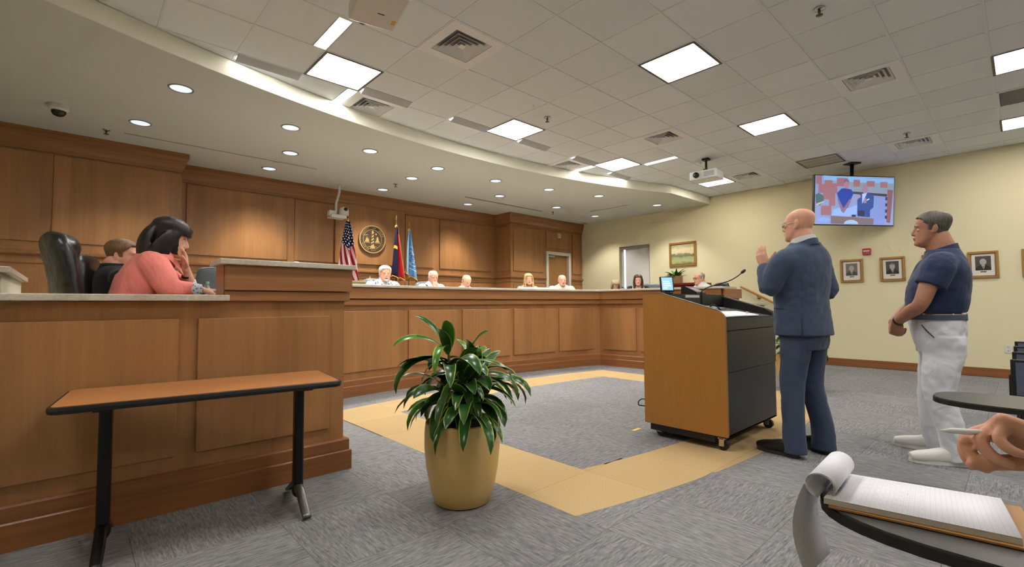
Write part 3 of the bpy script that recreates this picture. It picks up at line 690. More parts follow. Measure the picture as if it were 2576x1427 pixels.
# ================================================================== POTS AND PLANTS
POT=mat('gold_glazed_planter',(212,178,112),.35,metal=.08,spec=.5); SOIL=mat('potting_soil',(26,22,18),.95)
def leafmat(n,c1,c2,edge):
    m=mat(n,c1,.28,spec=.5); t=NT(m)
    tc=t.add('ShaderNodeTexCoord'); sp=t.add('ShaderNodeSeparateXYZ'); t.link(tc.outputs['UV'],sp.inputs[0])
    d=t.math('ABSOLUTE',t.math('SUBTRACT',sp.outputs[0],.5))
    n1=t.noise(t.mapping((1,1,1)),9,2)
    col=t.ramp(n1,[(.3,hexc(*c1)),(.7,hexc(*c2))])
    t.link(t.mix(t.ramp(d,[(.40,(0,0,0,1)),(.46,(1,1,1,1))]),col,hexc(*edge)),t.b.inputs['Base Color']); return m
LEAF=leafmat('variegated_leaf',(30,68,26),(50,96,32),(150,172,82)); LEAFY=leafmat('young_leaf',(58,112,30),(84,136,38),(176,190,90))
FERN=mat('fern_leaf',(60,110,36),.5); STEM=mat('plant_stem',(70,84,40),.6)
def leaf_mesh(base,az,length,width,up,droop,twist=0,m=LEAF,n=9):
    """arching strap leaf: starts along elevation `up`, bends by `droop` over its length"""
    P=Vector(base); el=up; d=Vector((math.cos(az),math.sin(az),0)); s=Vector((-math.sin(az),math.cos(az),0))
    vs=[];uv=[];st=length/n
    for k in range(n+1):
        t=k/n; wdt=width*(math.sin(math.pi*min(1,(t*.86+.09)))**.75)*(1 if t<.97 else .15); 
        if k==0: wdt=width*.22
        tn=d*math.cos(el)+Vector((0,0,1))*math.sin(el); nr=d*(-math.sin(el))+Vector((0,0,1))*math.cos(el)
        tw=twist*t; ss=s*math.cos(tw)+nr*math.sin(tw); nn=nr*math.cos(tw)-s*math.sin(tw)
        vs+= [P-ss*wdt*.5+nn*wdt*.10, P-ss*wdt*.25, P-nn*wdt*.04, P+ss*wdt*.25, P+ss*wdt*.5+nn*wdt*.10]
        uv+=[(0,t),(.25,t),(.5,t),(.75,t),(1,t)]
        el-=droop*(.35+1.3*t)/n; P=P+tn*st
    fs=[(k*5+j,k*5+j+1,k*5+j+6,k*5+j+5) for k in range(n) for j in range(4)]
    me=bpy.data.meshes.new('leaf'); me.from_pydata([tuple(v) for v in vs],[],fs); me.materials.append(m)
    ul=me.uv_layers.new(name='UVMap')
    for lp in me.loops: ul.data[lp.index].uv=uv[lp.vertex_index]
    me.polygons.foreach_set('use_smooth',[True]*len(fs)); me.update(); return me
def potted_plant(label,loc,rz,seed,nl=120):
    rd=random.Random(seed); t=thing('potted_plant',label,'plant',loc,rz)
    prof=[(r,z*.93) for r,z in [(0,.004),(.155,.004),(.165,.012),(.19,.10),(.212,.22),(.222,.34),(.222,.44),(.216,.50),(.206,.505),(.204,.495),(.208,.44),(.2,.42),(0,.42)]]
    build('pot',MB().lathe(prof,48),POT,t,True,angle=50); build('soil',MB().lathe([(0,.45),(.12,.455),(.205,.44)],24),SOIL,t,True)
    stems=[]
    for k in range(9):
        a=rd.uniform(0,6.28); r=rd.uniform(.01,.13); h=rd.uniform(.12,.42) if k else .45
        x,y=r*math.cos(a),r*math.sin(a); tx,ty=x*1.35,y*1.35
        stems.append((tx,ty,.45+h)); build('stem',MB().tube([(x,y,.44),((x+tx)/2,(y+ty)/2,.45+h*.5),(tx,ty,.45+h)],[.011,.009,.007],8,3),STEM,t,True)
    for k in range(nl):
        sx,sy,sz=stems[k%len(stems)]; f=rd.uniform(.0,1.0)**.8
        bz=.45+(sz-.45)*(.25+.75*f); az=rd.uniform(0,6.28)
        if f>.8 and rd.random()<.55: up=rd.uniform(.6,1.3); dr=rd.uniform(.6,1.5); ln=rd.uniform(.20,.32)
        else: up=rd.uniform(.0,.8); dr=rd.uniform(1.5,2.5); ln=rd.uniform(.28,.42)
        # out-facing leaves start from the side of the stem
        if rd.random()<.55: az=math.atan2(sy,sx)+rd.uniform(-1,1)
        me=leaf_mesh((sx+.012*math.cos(az),sy+.012*math.sin(az),bz),az,ln,rd.uniform(.055,.085),up,dr,rd.uniform(-.7,.7),LEAFY if f>.85 and rd.random()<.5 else LEAF)
        link('leaf',me,t)
    return t
potted_plant('leafy green plant in a gold planter standing on the carpet in front','' and 0 or (1.72,2.30,0),R_(20),11)
potted_plant('second plant in a gold planter half hidden behind the man in the suit',(7.05,2.10,0),R_(140),23,60)
# ================================================================== WALL ITEMS
# ---- framed portraits on the yellow wall (frames face -X)
FRAMEG=mat('gilt_frame',(164,124,62),.4,metal=.25); FRAMED=mat('gilt_frame_inner',(116,84,40),.5); MATB=mat('mat_board',(222,218,212),.85); PH1=mat('photo_grey_dark',(74,72,70),.6); PH2=mat('photo_grey_light',(178,174,168),.6); PH3=mat('photo_grey_mid',(118,116,112),.6); PH4=mat('photo_black',(34,33,33),.6); PLQ=mat('brass_plaque',(120,104,70),.4,metal=.5)
def frame(name,label,cat,y,z,w,h,fw,group=None,depth=.03):
    t=thing(name,label,cat,(XR,y,z),R_(-90),group)   # local: x right (-> -Y world), -y toward the room, z up
    mb=MB(); o=.0
    for a,b,c,d in ((-w/2,w/2,-h/2,-h/2+fw),(-w/2,w/2,h/2-fw,h/2),(-w/2,-w/2+fw,-h/2+fw,h/2-fw),(w/2-fw,w/2,-h/2+fw,h/2-fw)): mb.box(a,b,-depth,-.002,c,d,.004)
    build('picture_frame',mb,FRAMEG,t)
    mb=MB(); e=fw; k=.008
    for a,b,c,d in ((-w/2+e,w/2-e,-h/2+e,-h/2+e+k),(-w/2+e,w/2-e,h/2-e-k,h/2-e),(-w/2+e,-w/2+e+k,-h/2+e,h/2-e),(w/2-e-k,w/2-e,-h/2+e,h/2-e)): mb.box(a,b,-depth+.006,-.004,c,d)
    build('frame_lip',mb,FRAMED,t)
    return t
def poly(pts,y,M=None): return MB().prism(pts,1,y,y+.0008)
def ellp(cx,cz,rx,rz,n=20): return [(cx+rx*math.cos(2*math.pi*k/n),cz+rz*math.sin(2*math.pi*k/n)) for k in range(n)]
def portrait(y,label,style,bald,tilt=0,plq=True):
    t=frame('portrait',label,'portrait',y,1.728,.345,.42,.034,'framed portraits on the yellow wall')
    build('mat_board',MB().box(-.145,.145,-.012,-.004,-.18,.18),MATB,t)
    ph=build('photograph',MB().box(-.088,.088,-.0135,-.012,-.085,.135),(PH1,PH3,PH1)[style],t)
    Y=-.0150
    build('print_suit',poly([(-.088,-.085),(.088,-.085),(.088,-.055),(.06,-.02),(.025,-.005),(-.025,-.005),(-.06,-.02),(-.088,-.06)],Y),PH4 if style!=1 else PH1,ph)
    build('print_shirt',poly([(-.022,-.005),(.022,-.005),(.006,-.075)],Y-.0010),PH2,ph); build('print_tie',poly([(-.006,-.02),(.006,-.02),(.004,-.07)],Y-.0018),PH1,ph)
    build('print_face',poly(ellp(0,.045,.038,.05),Y-.0026),PH2,ph)
    if not bald: build('print_hair',poly([(.04*math.cos(a),.055+.048*math.sin(a)) for a in [math.pi*k/10 for k in range(11)]]+[(-.03,.075),(.03,.075)],Y-.0036),PH3 if style!=2 else PH1,ph)
    build('print_eyes',MB().prism(ellp(-.014,.052,.006,.0025,10),1,Y-.0036,Y-.003).prism(ellp(.014,.052,.006,.0025,10),1,Y-.0036,Y-.003).prism([(-.012,.022),(.012,.022),(.0,.018)],1,Y-.0036,Y-.003),PH1,ph)
    if plq: build('plaque',MB().box(-.034,.034,-.0135,-.012,-.118,-.098),PLQ,t)
portrait(3.28,'framed portrait peeking out beside the raised hand of the suited man',0,True); portrait(2.70,'framed portrait on the yellow wall hidden behind the suited man',0,False)
portrait(2.115,'framed portrait of a balding man just right of the suited man',1,True); portrait(1.53,'framed portrait of a grey-haired man below and right of the fire alarm',0,False)
portrait(.965,'framed portrait mostly hidden behind the man in the polo shirt',0,False); portrait(.415,'framed portrait of a white-haired man right of the man in the polo',2,True); portrait(-.17,'framed portrait cut off by the right edge of the picture',0,False)
# ---- landscape painting
t=frame('painting','gold-framed marsh landscape painting above the potted fern','painting',5.365,2.305,.665,.565,.045)
def paintmat():
    m=mat('marsh_painting',(200,190,150),.7); n=NT(m); tc=n.add('ShaderNodeTexCoord'); sp=n.add('ShaderNodeSeparateXYZ'); n.link(tc.outputs['Object'],sp.inputs[0])
    nz=n.noise(n.mapping((7,7,16)),1.,4,.6,.6); z=n.math('ADD',sp.outputs[2],n.math('MULTIPLY',n.math('SUBTRACT',nz,.5),.16))
    n.link(n.ramp(n.math('ADD',n.math('MULTIPLY',z,2.1),.5),[(.0,hexc(112,116,72)),(.15,hexc(170,174,124)),(.32,hexc(150,158,110)),(.42,hexc(104,104,70)),(.50,hexc(134,128,96)),(.56,hexc(206,196,158)),(.75,hexc(214,202,160)),(.9,hexc(176,164,126))]),n.b.inputs['Base Color']); return m
build('canvas',MB().box(-.29,.29,-.014,-.004,-.24,.24),paintmat(),t)
# ---- fire alarm, outlet, wall speaker plate
t=thing('fire_alarm','small red fire alarm box above the framed portraits','alarm',(XR,1.88,2.06),R_(-90))
build('alarm_box',MB().box(-.06,.06,-.045,-.001,-.057,.057,.008),mat('alarm_red',(176,44,48),.45),t); build('alarm_bar',MB().box(-.045,.045,-.05,-.044,.0,.018,.002),WHITE,t); build('alarm_slot',MB().box(-.01,.035,-.0475,-.0445,-.03,-.022),mat('alarm_pale',(214,150,150),.5),t)
t=thing('wall_outlet','white electrical outlet plate low on the yellow wall','outlet',(XR,.19,.435),R_(-90))
build('outlet_plate',MB().box(-.04,.04,-.008,-.001,-.062,.062,.003),WPLAS,t)
for k in (-1,1): build('socket',MB().prism(ellp(0,k*.026,.017,.015,14),1,-.0105,-.0078),mat('socket_ivory',(190,190,186),.5),t)
t=thing('wall_speaker','small pale speaker plate high on the panelling above the brown door','speaker',(9.43,YR,2.97))
build('speaker_plate',MB().box(-.065,.065,-.03,-.001,-.062,.062,.006),DOORF,t); build('speaker_grille',MB().box(-.045,.045,-.0335,-.0295,-.045,.045),mat('grille_beige',(176,164,146),.6),t)
# ---- bronze seal on the panelled wall
t=thing('county_seal','round bronze seal with a striped lighthouse on the panelled wall','seal',(4.375,YM-.034,2.475))
BRZ=mat('bronze_dark',(78,66,50),.45,metal=.4); BRG=mat('bronze_bright',(196,164,112),.4,metal=.4)
def disc(r,y0,y1,n=48): return MB().prism(ellp(0,0,r,r,n),1,y0,y1)
def ring(r0,r1,y0,y1,n=56):
    mb=MB(); pr=[(r0,y0),(r1,y0),(r1,y1),(r0,y1)]; vs=[];fs=[]
    for k in range(n):
        a=2*math.pi*k/n
        vs+=[(r*math.cos(a),y,r*math.sin(a)) for r,y in pr]
    for k in range(n):
        for j in range(4): fs.append((k*4+j,((k+1)%n)*4+j,((k+1)%n)*4+(j+1)%4,k*4+(j+1)%4))
    return mb.add(vs,fs)
build('seal_disc',disc(.272,-.03,-.001),BRZ,t); build('outer_rim',ring(.262,.28,-.042,-.002),BRG,t,True,angle=40); build('inner_ring',ring(.192,.2,-.036,-.028),BRG,t,True,angle=40)
Y=-.036
lh=build('lighthouse',MB().prism([(-.034,-.165),(.034,-.165),(.018,.13),(-.018,.13)],1,Y-.004,-.03).prism([(-.026,.13),(.026,.13),(.018,.165),(0,.18),(-.018,.165)],1,Y-.004,-.03).prism([(-.05,-.18),(.05,-.18),(.045,-.15),(-.045,-.15)],1,Y-.005,-.03),BRG,t)
for k in range(4):
    z=-.12+k*.062; w=.032-.004*k; build('spiral_stripe',MB().prism([(-w,z),(w,z+.035),(w,z+.062),(-w,z+.027)],1,Y-.0065,Y-.0035),BRZ,lh)
build('sailing_ship',MB().prism([(-.165,-.055),(-.065,-.055),(-.08,-.03),(-.155,-.03)],1,Y,-.03).prism([(-.15,-.028),(-.09,-.028),(-.12,.055)],1,Y,-.03).prism([(-.10,-.028),(-.07,-.028),(-.09,.03)],1,Y,-.03).prism([(-.165,.07),(-.1,.085),(-.1,.095),(-.165,.08)],1,Y,-.03),BRG,t)
build('dune_monument',MB().prism([(.05,-.055),(.165,-.055),(.135,-.02),(.125,.04),(.105,.06),(.09,.04),(.08,-.02)],1,Y,-.03),BRG,t); build('sun',MB().prism(ellp(.075,.11,.017,.017,14),1,Y,-.03),BRG,t)
build('sea_line',MB().box(-.18,-.05,Y,-.03,-.075,-.068).box(.05,.18,Y,-.03,-.075,-.068).prism([(-.1,-.15),(.1,-.15),(.07,-.138),(-.07,-.138)],1,Y,-.03),BRG,t)
def arc_text(txt,r,a0,a1,size,flip,m,parent,y=-.036):
    mb=MB(); dg=None
    for k,ch in enumerate(txt):
        if ch==' ': continue
        cu=bpy.data.curves.new('tx','FONT'); cu.body=ch; cu.size=size; cu.extrude=.003; cu.align_x='CENTER'; cu.align_y='CENTER'; cu.resolution_u=2
        ob=bpy.data.objects.new('tx',cu); COL.objects.link(ob); dg=bpy.context.evaluated_depsgraph_get(); me=bpy.data.meshes.new_from_object(ob.evaluated_get(dg))
        a=R_(a0+(a1-a0)*k/(len(txt)-1)); rot=(a+math.pi/2) if flip else (a-math.pi/2)
        M=Matrix.Translation((r*math.cos(a),y,r*math.sin(a)))@Matrix.Rotation(-rot,4,'Y')@Matrix.Rotation(math.pi/2,4,'X')
        mb.add([M@v.co for v in me.vertices],[tuple(p.vertices) for p in me.polygons])
        bpy.data.objects.remove(ob,do_unlink=True); bpy.data.meshes.remove(me); bpy.data.curves.remove(cu)
    return build('lettering',mb,m,parent)
arc_text('COUNTY  OF  DARE',.23,160,20,.05,False,BRG,t); arc_text('NORTH CAROLINA',.23,205,335,.046,True,BRG,t)
# ---- flags on poles
def uvflag(name,fn):
    m=mat(name,(200,200,200),.8,spec=.15); n=NT(m); tc=n.add('ShaderNodeTexCoord'); sp=n.add('ShaderNodeSeparateXYZ'); n.link(tc.outputs['UV'],sp.inputs[0]); fn(n,sp.outputs[0],sp.outputs[1]); return m
def step(n,v,th): return n.math('GREATER_THAN',v,th)
def us(n,u,v):
    st=n.math('FRACT',n.math('SUBTRACT',n.math('MULTIPLY',u,4.2),n.math('MULTIPLY',v,2.6)))
    base=n.mix(step(n,st,.5),hexc(222,196,196),hexc(150,36,46))
    gx=n.math('SUBTRACT',n.math('FRACT',n.math('MULTIPLY',u,5.)),.5); row=n.math('MULTIPLY',v,22.); 
    gx2=n.math('SUBTRACT',n.math('FRACT',n.math('ADD',n.math('MULTIPLY',u,5.),n.math('MULTIPLY',n.math('FLOOR',row),.5))),.5); gy=n.math('SUBTRACT',n.math('FRACT',row),.5)
    d=n.math('ADD',n.math('MULTIPLY',gx2,gx2),n.math('MULTIPLY',gy,gy))
    cant=n.mix(step(n,d,.06),hexc(226,226,232),hexc(26,30,58))
    t_=n.math('ADD',v,n.math('MULTIPLY',n.math('ABSOLUTE',n.math('SUBTRACT',u,.5)),.22))
    n.link(n.mix(step(n,t_,.50),cant,base),n.b.inputs['Base Color'])
def nc(n,u,v):
    left=n.mix(step(n,n.math('ABSOLUTE',n.math('SUBTRACT',v,.42)),.03),hexc(206,164,70),hexc(28,30,60))
    right=n.mix(step(n,v,.16),hexc(50,30,34),hexc(176,38,46))
    mid=n.mix(step(n,v,.45),hexc(190,150,70),hexc(224,190,186))
    c=n.mix(step(n,u,.40),left,mid); n.link(n.mix(step(n,u,.56),c,right),n.b.inputs['Base Color'])
def county(n,u,v):
    dx=n.math('MULTIPLY',n.math('SUBTRACT',u,.62),.62); dy=n.math('SUBTRACT',v,.60); r=n.math('SQRT',n.math('ADD',n.math('MULTIPLY',dx,dx),n.math('MULTIPLY',dy,dy)))
    nz=n.noise(n.mapping((30,30,30)),1.,2)
    inner=n.mix(step(n,nz,.56),hexc(84,128,186),hexc(176,196,222))
    c=n.mix(step(n,r,.15),inner,hexc(206,220,236)); c=n.mix(step(n,r,.165),c,hexc(96,150,204)); c=n.mix(step(n,r,.235),c,hexc(226,232,240)); n.link(n.mix(step(n,r,.25),c,hexc(108,158,206)),n.b.inputs['Base Color'])
FUS=uvflag('stars_and_stripes',us); FNC=uvflag('state_flag',nc); FCO=uvflag('county_flag',county); POLEM=mat('flag_pole_oak',(120,84,44),.4)
def flag(label,x,y,ztop,zpole,L,wid,m,lean,fringe,seed,shift):
    t=thing('flag',label,'flag',(x,y,PZ))
    zt=ztop-PZ; build('pole',MB().cyl((0,0,.03),(0,0,zpole-PZ),.013,12),POLEM,t,True); build('pole_base',MB().lathe([(0,0),(.14,0),(.14,.02),(.05,.04),(.022,.09),(0,.09)],24),BRASS,t,True,angle=40)
    build('finial',MB().lathe([(.013,-.06),(.018,-.04),(.009,-.02),(.022,.02),(.012,.07),(0,.11)],14,(0,0,zpole-PZ)),BRASS,t,True)
    nu,nv=22,26; vs=[];uv=[]
    for j in range(nv+1):
        v=j/nv
        for i in range(nu+1):
            u=i/nu; ww=wid*(.10+.90*(v**.8)); amp=.012+.05*v
            xx=shift*v+(u-.5)*ww; f=math.sin(u*math.pi*3+seed)+.4*math.sin(u*17+seed*2+v*2)
            bottom=L*(1+.12*(u-.5)*lean+.04*math.cos(u*math.pi*3+seed))
            vs.append((xx,-.02-.03*v+amp*f,zt-v*bottom)); uv.append((u,v))
    fs=[(j*(nu+1)+i,j*(nu+1)+i+1,(j+1)*(nu+1)+i+1,(j+1)*(nu+1)+i) for j in range(nv) for i in range(nu)]
    me=bpy.data.meshes.new('flag_cloth'); me.from_pydata(vs,[],fs); me.materials.append(m); ul=me.uv_layers.new(name='UVMap')
    for lp in me.loops: ul.data[lp.index].uv=uv[lp.vertex_index]
    me.polygons.foreach_set('use_smooth',[True]*len(fs)); me.update(); o=link('flag_cloth',me,t); sd=o.modifiers.new('s','SOLIDIFY'); sd.thickness=.004
    if fringe:
        b=[Vector(vs[nv*(nu+1)+i]) for i in range(nu+1)]; mb=MB(); mb.tube(b,[(.006,.017)]*len(b),6,ref=(0,1,0)); build('fringe',mb,GOLD,t,True)
        e=[Vector(vs[j*(nu+1)+nu]) for j in range(nv+1)]; build('fringe_side',MB().tube(e,.005,6),GOLD,t,True)
    build('tassel_cap',MB().lathe([(.014,.0),(.03,.01),(.034,.045),(.014,.06)],14,(0,0,zt-.04)),GOLD,t,True)
    return t
flag('United States flag hanging on a pole left of the bronze seal',3.71,8.5,2.75,2.88,1.14,.42,FUS,.9,False,.6,.0)
flag('red and navy state flag with gold fringe right of the bronze seal',4.72,8.5,2.74,2.86,1.06,.24,FNC,.4,True,1.9,.01)
flag('light blue county flag with a white ring and gold fringe',5.01,8.5,2.69,2.76,.98,.29,FCO,1.1,True,4.0,.03)
# ---- hanging television
_d=(FW*8.05+RT*(8.05*(2150-1288)/FPX)-UP*(8.05*(505-713.5)/FPX)); TC=Vector((0,0,CAM_H))+_d
t=thing('television','large flat television hanging from a ceiling pole showing the two men','television',TC,0,None,(R_(4),0,R_(-36)))
TW,TH=1.50,.845
build('tv_body',MB().box(-TW/2,TW/2,.0,.05,-TH/2,TH/2,.006).box(-.35,.35,.05,.09,-.25,.2,.01),BLACK,t)
def scr(n,c,e=.30): return nosample(glow('screen_'+n,c,e))
def rel(x,y): return ((x-140)/(1835-140)*TW*.976-TW*.488, TH*.485-(y-170)/(1255-170)*TH*.97)
pic=build('screen',MB().box(-TW/2+.014,TW/2-.014,-.003,.001,-TH/2+.014,TH/2-.014),scr('base',(132,150,196)),t)
LY=[0]
def sp_(name,pts,col,e=.30):
    LY[0]+=1; y=-.0035-.0004*LY[0]; build(name,MB().prism([rel(*p) for p in pts],1,y,y+.0003),scr(name+str(LY[0]),col,e),pic)
sp_('print_ceiling',[(300,165),(1835,215),(1835,330),(1000,300),(320,270)],(128,176,226)); sp_('print_wall',[(820,300),(1835,310),(1835,560),(950,520)],(128,146,170))
for a,b,c,d in ((150,185,270,360),(330,270,500,400),(590,215,830,400),(950,245,1090,400),(1235,265,1410,390),(1535,280,1690,410),(200,360,420,560),(420,340,600,560),(300,540,560,700),(260,840,480,1050),(430,690,560,840)): sp_('print_chair',[(a,b+10),(a+10,b),(c-10,b),(c,b+10),(c,d),(a,d)],(150,104,118))
sp_('print_table',[(900,510),(1680,550),(1680,610),(900,560)],(60,62,78)); sp_('print_floor',[(1310,600),(1680,620),(1640,1250),(1300,1250)],(120,140,204)); sp_('print_row',[(1690,450),(1815,460),(1760,1200),(1680,1190)],(128,88,104))
for y0 in (620,760,900,1040): sp_('print_leg',[(1645,y0),(1690,y0),(1685,y0+70),(1645,y0+70)],(44,58,92))
sp_('print_person_seated',[(135,600),(200,560),(300,610),(320,740),(230,840),(150,800)],(70,98,110)); sp_('print_arm',[(150,800),(320,730),(330,760),(170,840)],(178,170,180))
sp_('print_trousers',[(520,930),(640,880),(870,880),(1040,800),(1010,1070),(480,1060)],(140,170,236)); sp_('print_polo',[(590,560),(690,450),(780,440),(900,470),(945,560),(890,690),(830,880),(690,880),(630,690)],(34,62,158)); sp_('print_arms',[(600,680),(640,690),(735,890),(860,690),(900,680),(880,760),(745,1000),(690,960)],(128,104,136)); sp_('print_face',ellp(790,350,62,105,18),(160,116,140)); sp_('print_hair',[(730,330),(735,260),(790,235),(840,260),(845,320),(790,290)],(116,100,130))
sp_('print_suit',[(1090,560),(1180,540),(1290,540),(1390,610),(1380,860),(1310,920),(1310,1080),(1040,1060),(1030,700)],(46,76,146)); sp_('print_shirt',[(1130,560),(1240,530),(1180,680),(1135,790)],(170,186,236)); sp_('print_head',ellp(1190,440,68,112,18),(150,124,150)); sp_('print_hand',[(960,660),(1090,580),(1100,640),(1000,700)],(160,140,176)); sp_('print_hand',[(1170,660),(1215,650),(1230,760),(1170,770)],(150,124,150)); sp_('print_card',[(1225,690),(1285,660),(1290,680),(1235,710)],(214,222,244))
sp_('print_podium',[(460,1060),(1390,1110),(1380,1250),(470,1235)],(116,102,110)); sp_('print_monitor',[(1040,930),(1190,935),(1185,1070),(1040,1060)],(44,52,82)); sp_('print_phone',[(910,1030),(1000,1030),(1000,1080),(910,1080)],(44,48,70)); sp_('print_seal',[(745,1240)]+[(900+155*math.cos(math.pi-math.pi*k/12),1240-95*math.sin(math.pi*k/12)) for k in range(13)],(150,180,220)); sp_('print_table_top',ellp(320,1155,135,42,18),(134,164,236))
pl=build('mount_pole',MB().cyl((0,.07,0),(0,.07,CZ-TC.z+.0),.028,16),BLACK,t,True); build('mount_plate',MB().box(-.09,.09,-.02,.16,CZ-TC.z-.02,CZ-TC.z-.001),BLACK,t)
# ---- credenza with fern below the painting
t=thing('credenza','dark red wooden credenza against the yellow wall behind the wing','cabinet',(10.13,5.15,PZ))
RED=wood('mahogany',(112,34,28),horiz=True,contrast=.5); build('cabinet_body',MB().box(-.22,.22,-.42,.42,.04,1.20,.004),RED,t); build('cabinet_top',MB().box(-.25,.25,-.45,.45,1.20,1.25,.006),RED,t); build('plinth',MB().box(-.2,.22,-.4,.4,0,.04),BLACK,t)
for k in (-1,1): 
    d_=build('cabinet_door',MB().box(-.238,-.22,k*.205-.195,k*.205+.195,.08,1.16,.004),RED,t); build('knob',MB().ell((-.245,k*.03,.7),(.012,.012,.012)),BRASS,d_,True)
t=thing('potted_fern','small green fern in a woven basket on the red credenza','plant',(10.1,5.38,PZ+1.25))
build('basket',MB().lathe([(0,0),(.11,0),(.135,.10),(.14,.17),(.125,.17),(.12,.12),(0,.12)],28),mat('woven_basket',(164,136,92),.8),t,True,angle=50)
rd=random.Random(3)
for k in range(44):
    a=rd.uniform(0,6.28); link('leaf',leaf_mesh((.04*math.cos(a),.04*math.sin(a),.13),a,rd.uniform(.16,.30),rd.uniform(.03,.045),rd.uniform(.4,1.35),rd.uniform(.6,1.8),rd.uniform(-.6,.6),FERN,6),t)
t=thing('potted_fern','bright green bushy plant behind the white-haired man near the flag','plant',(4.02,8.2,PZ))
build('pot',MB().lathe([(0,0),(.14,0),(.18,.3),(.165,.3),(.16,.26),(0,.26)],28),BRASS,t,True,angle=50)
FERNB=mat('bright_fern_leaf',(116,156,40),.5)
build('stem',MB().cyl((0,0,.26),(0,0,.95),.02,8),STEM,t,True)
for k in range(70):
    a=rd.uniform(0,6.28); z=rd.uniform(.75,1.1); link('leaf',leaf_mesh((.02*math.cos(a),.02*math.sin(a),z),a,rd.uniform(.22,.42),rd.uniform(.02,.035),rd.uniform(.1,1.3),rd.uniform(.6,1.9),rd.uniform(-.6,.6),FERNB,6),t)
# ================================================================== PEOPLE TOOLKIT
def skin(name,c,rough=.5):
    m=mat(name,c,rough,spec=.35); t=NT(m); v=t.mapping((1,1,1)); n=t.noise(v,28,3); n2=t.noise(v,7,2)
    k=lambda f,g_=1,b_=1:tuple(min(255,x*f*y) for x,y in zip(c,(1,g_,b_)))
    col=t.mix(.5,t.ramp(n,[(.3,hexc(*k(.93,.95,.95))),(.7,hexc(*k(1.04)))]),t.ramp(n2,[(.35,hexc(*k(1.0,.95,.94))),(.65,hexc(*c))]))
    t.link(col,t.b.inputs['Base Color']); return m
SK1=skin('skin_fair_pink',(214,164,140)); SK2=skin('skin_tan',(174,126,102)); SK3=skin('skin_light',(222,176,152)); SK4=skin('skin_ruddy',(222,168,144)); SK5=skin('skin_hand',(214,162,136))
def cloth(name,c,rough=.8,amt=.5,sc=420,wr=.25):
    m=mat(name,c,rough,spec=.2,sheen=.15); t=NT(m); v=t.mapping((1,1,1))
    w=t.noise(v,sc,2); f=t.noise(t.mapping((1,1,.6)),9,3,.5,.8)
    b1=t.add('ShaderNodeBump'); b1.inputs['Strength'].default_value=wr; b1.inputs['Distance'].default_value=.03; t.link(f,b1.inputs['Height'])
    b2=t.add('ShaderNodeBump'); b2.inputs['Strength'].default_value=amt*.2; b2.inputs['Distance'].default_value=.002; t.link(w,b2.inputs['Height']); t.link(b1.outputs[0],b2.inputs['Normal']); t.link(b2.outputs[0],t.b.inputs['Normal'])
    return m
def hairm(name,c,c2=None,rough=.45,sc=(90,90,9)):
    m=mat(name,c,rough,spec=.4); t=NT(m); n=t.noise(t.mapping(sc),1.,4,.65,.6)
    c2=c2 or tuple(min(255,x*1.5+12) for x in c)
    t.link(t.ramp(n,[(.3,hexc(*c)),(.7,hexc(*c2))]),t.b.inputs['Base Color']); t.bump(n,.5,.006); return m
SUIT=cloth('blue_suit_wool',(62,75,100)); SUITD=cloth('dark_suit_wool',(26,27,31)); POLO=cloth('navy_polo_knit',(40,53,86),.7); TROU=cloth('pale_grey_trousers',(216,220,229),.75,wr=.5)
PINK=cloth('pink_blouse',(232,132,124),.75,wr=.5); PATT=cloth('blue_white_pattern',(206,214,224),.8); WSHIRT=cloth('white_shirt',(206,207,211),.8); CREAMS=cloth('cream_shirt',(208,198,182),.8); DARKS=cloth('dark_shirt',(40,38,44),.8); DTROU=cloth('dark_trousers',(38,38,44),.85)
def patterned(m,c2,sc):
    t=NT(m); v=t.mapping((1,1,1)); vo=t.add('ShaderNodeTexVoronoi'); vo.inputs['Scale'].default_value=sc; t.link(v,vo.inputs['Vector'])
    base=tuple(m.node_tree.nodes['Principled BSDF'].inputs['Base Color'].default_value); t.link(t.ramp(vo.outputs['Distance'],[(.28,hexc(*c2)),(.38,base)]),t.b.inputs['Base Color'])
patterned(PATT,(112,128,158),55); FLORAL=cloth('blue_floral_shirt',(204,209,222),.8); patterned(FLORAL,(70,88,150),30)
REDS=cloth('red_shirt',(190,52,62),.8); NAVYS=cloth('navy_shirt',(36,44,86),.8)
EYEW=mat('eye_white',(225,220,215),.2); EYED=mat('eye_dark',(40,30,26),.15)
HGREY=hairm('hair_salt_pepper',(52,48,46),(112,108,102)); HWHITE=hairm('hair_white',(196,192,184),(232,228,222)); HLGREY=hairm('hair_grey',(120,116,112),(176,172,166)); HBLACK=hairm('hair_black',(14,11,12),(44,36,38),.28,(120,120,5)); HBLOND=hairm('hair_blonde',(150,118,70),(214,184,128),.4,(120,120,7)); HBROWN=hairm('hair_brown',(92,66,46),(136,104,76)); HDBROWN=hairm('hair_dark_brown',(40,26,22),(74,50,42),.35,(120,120,7)); HASH=hairm('hair_ash_blonde',(128,106,78),(178,156,122))
GLASSF=mat('glasses_frame_clear',(210,196,176),.25); LENSG=mat('glasses_lens',(235,240,242),.02,trans=1,spec=.5)

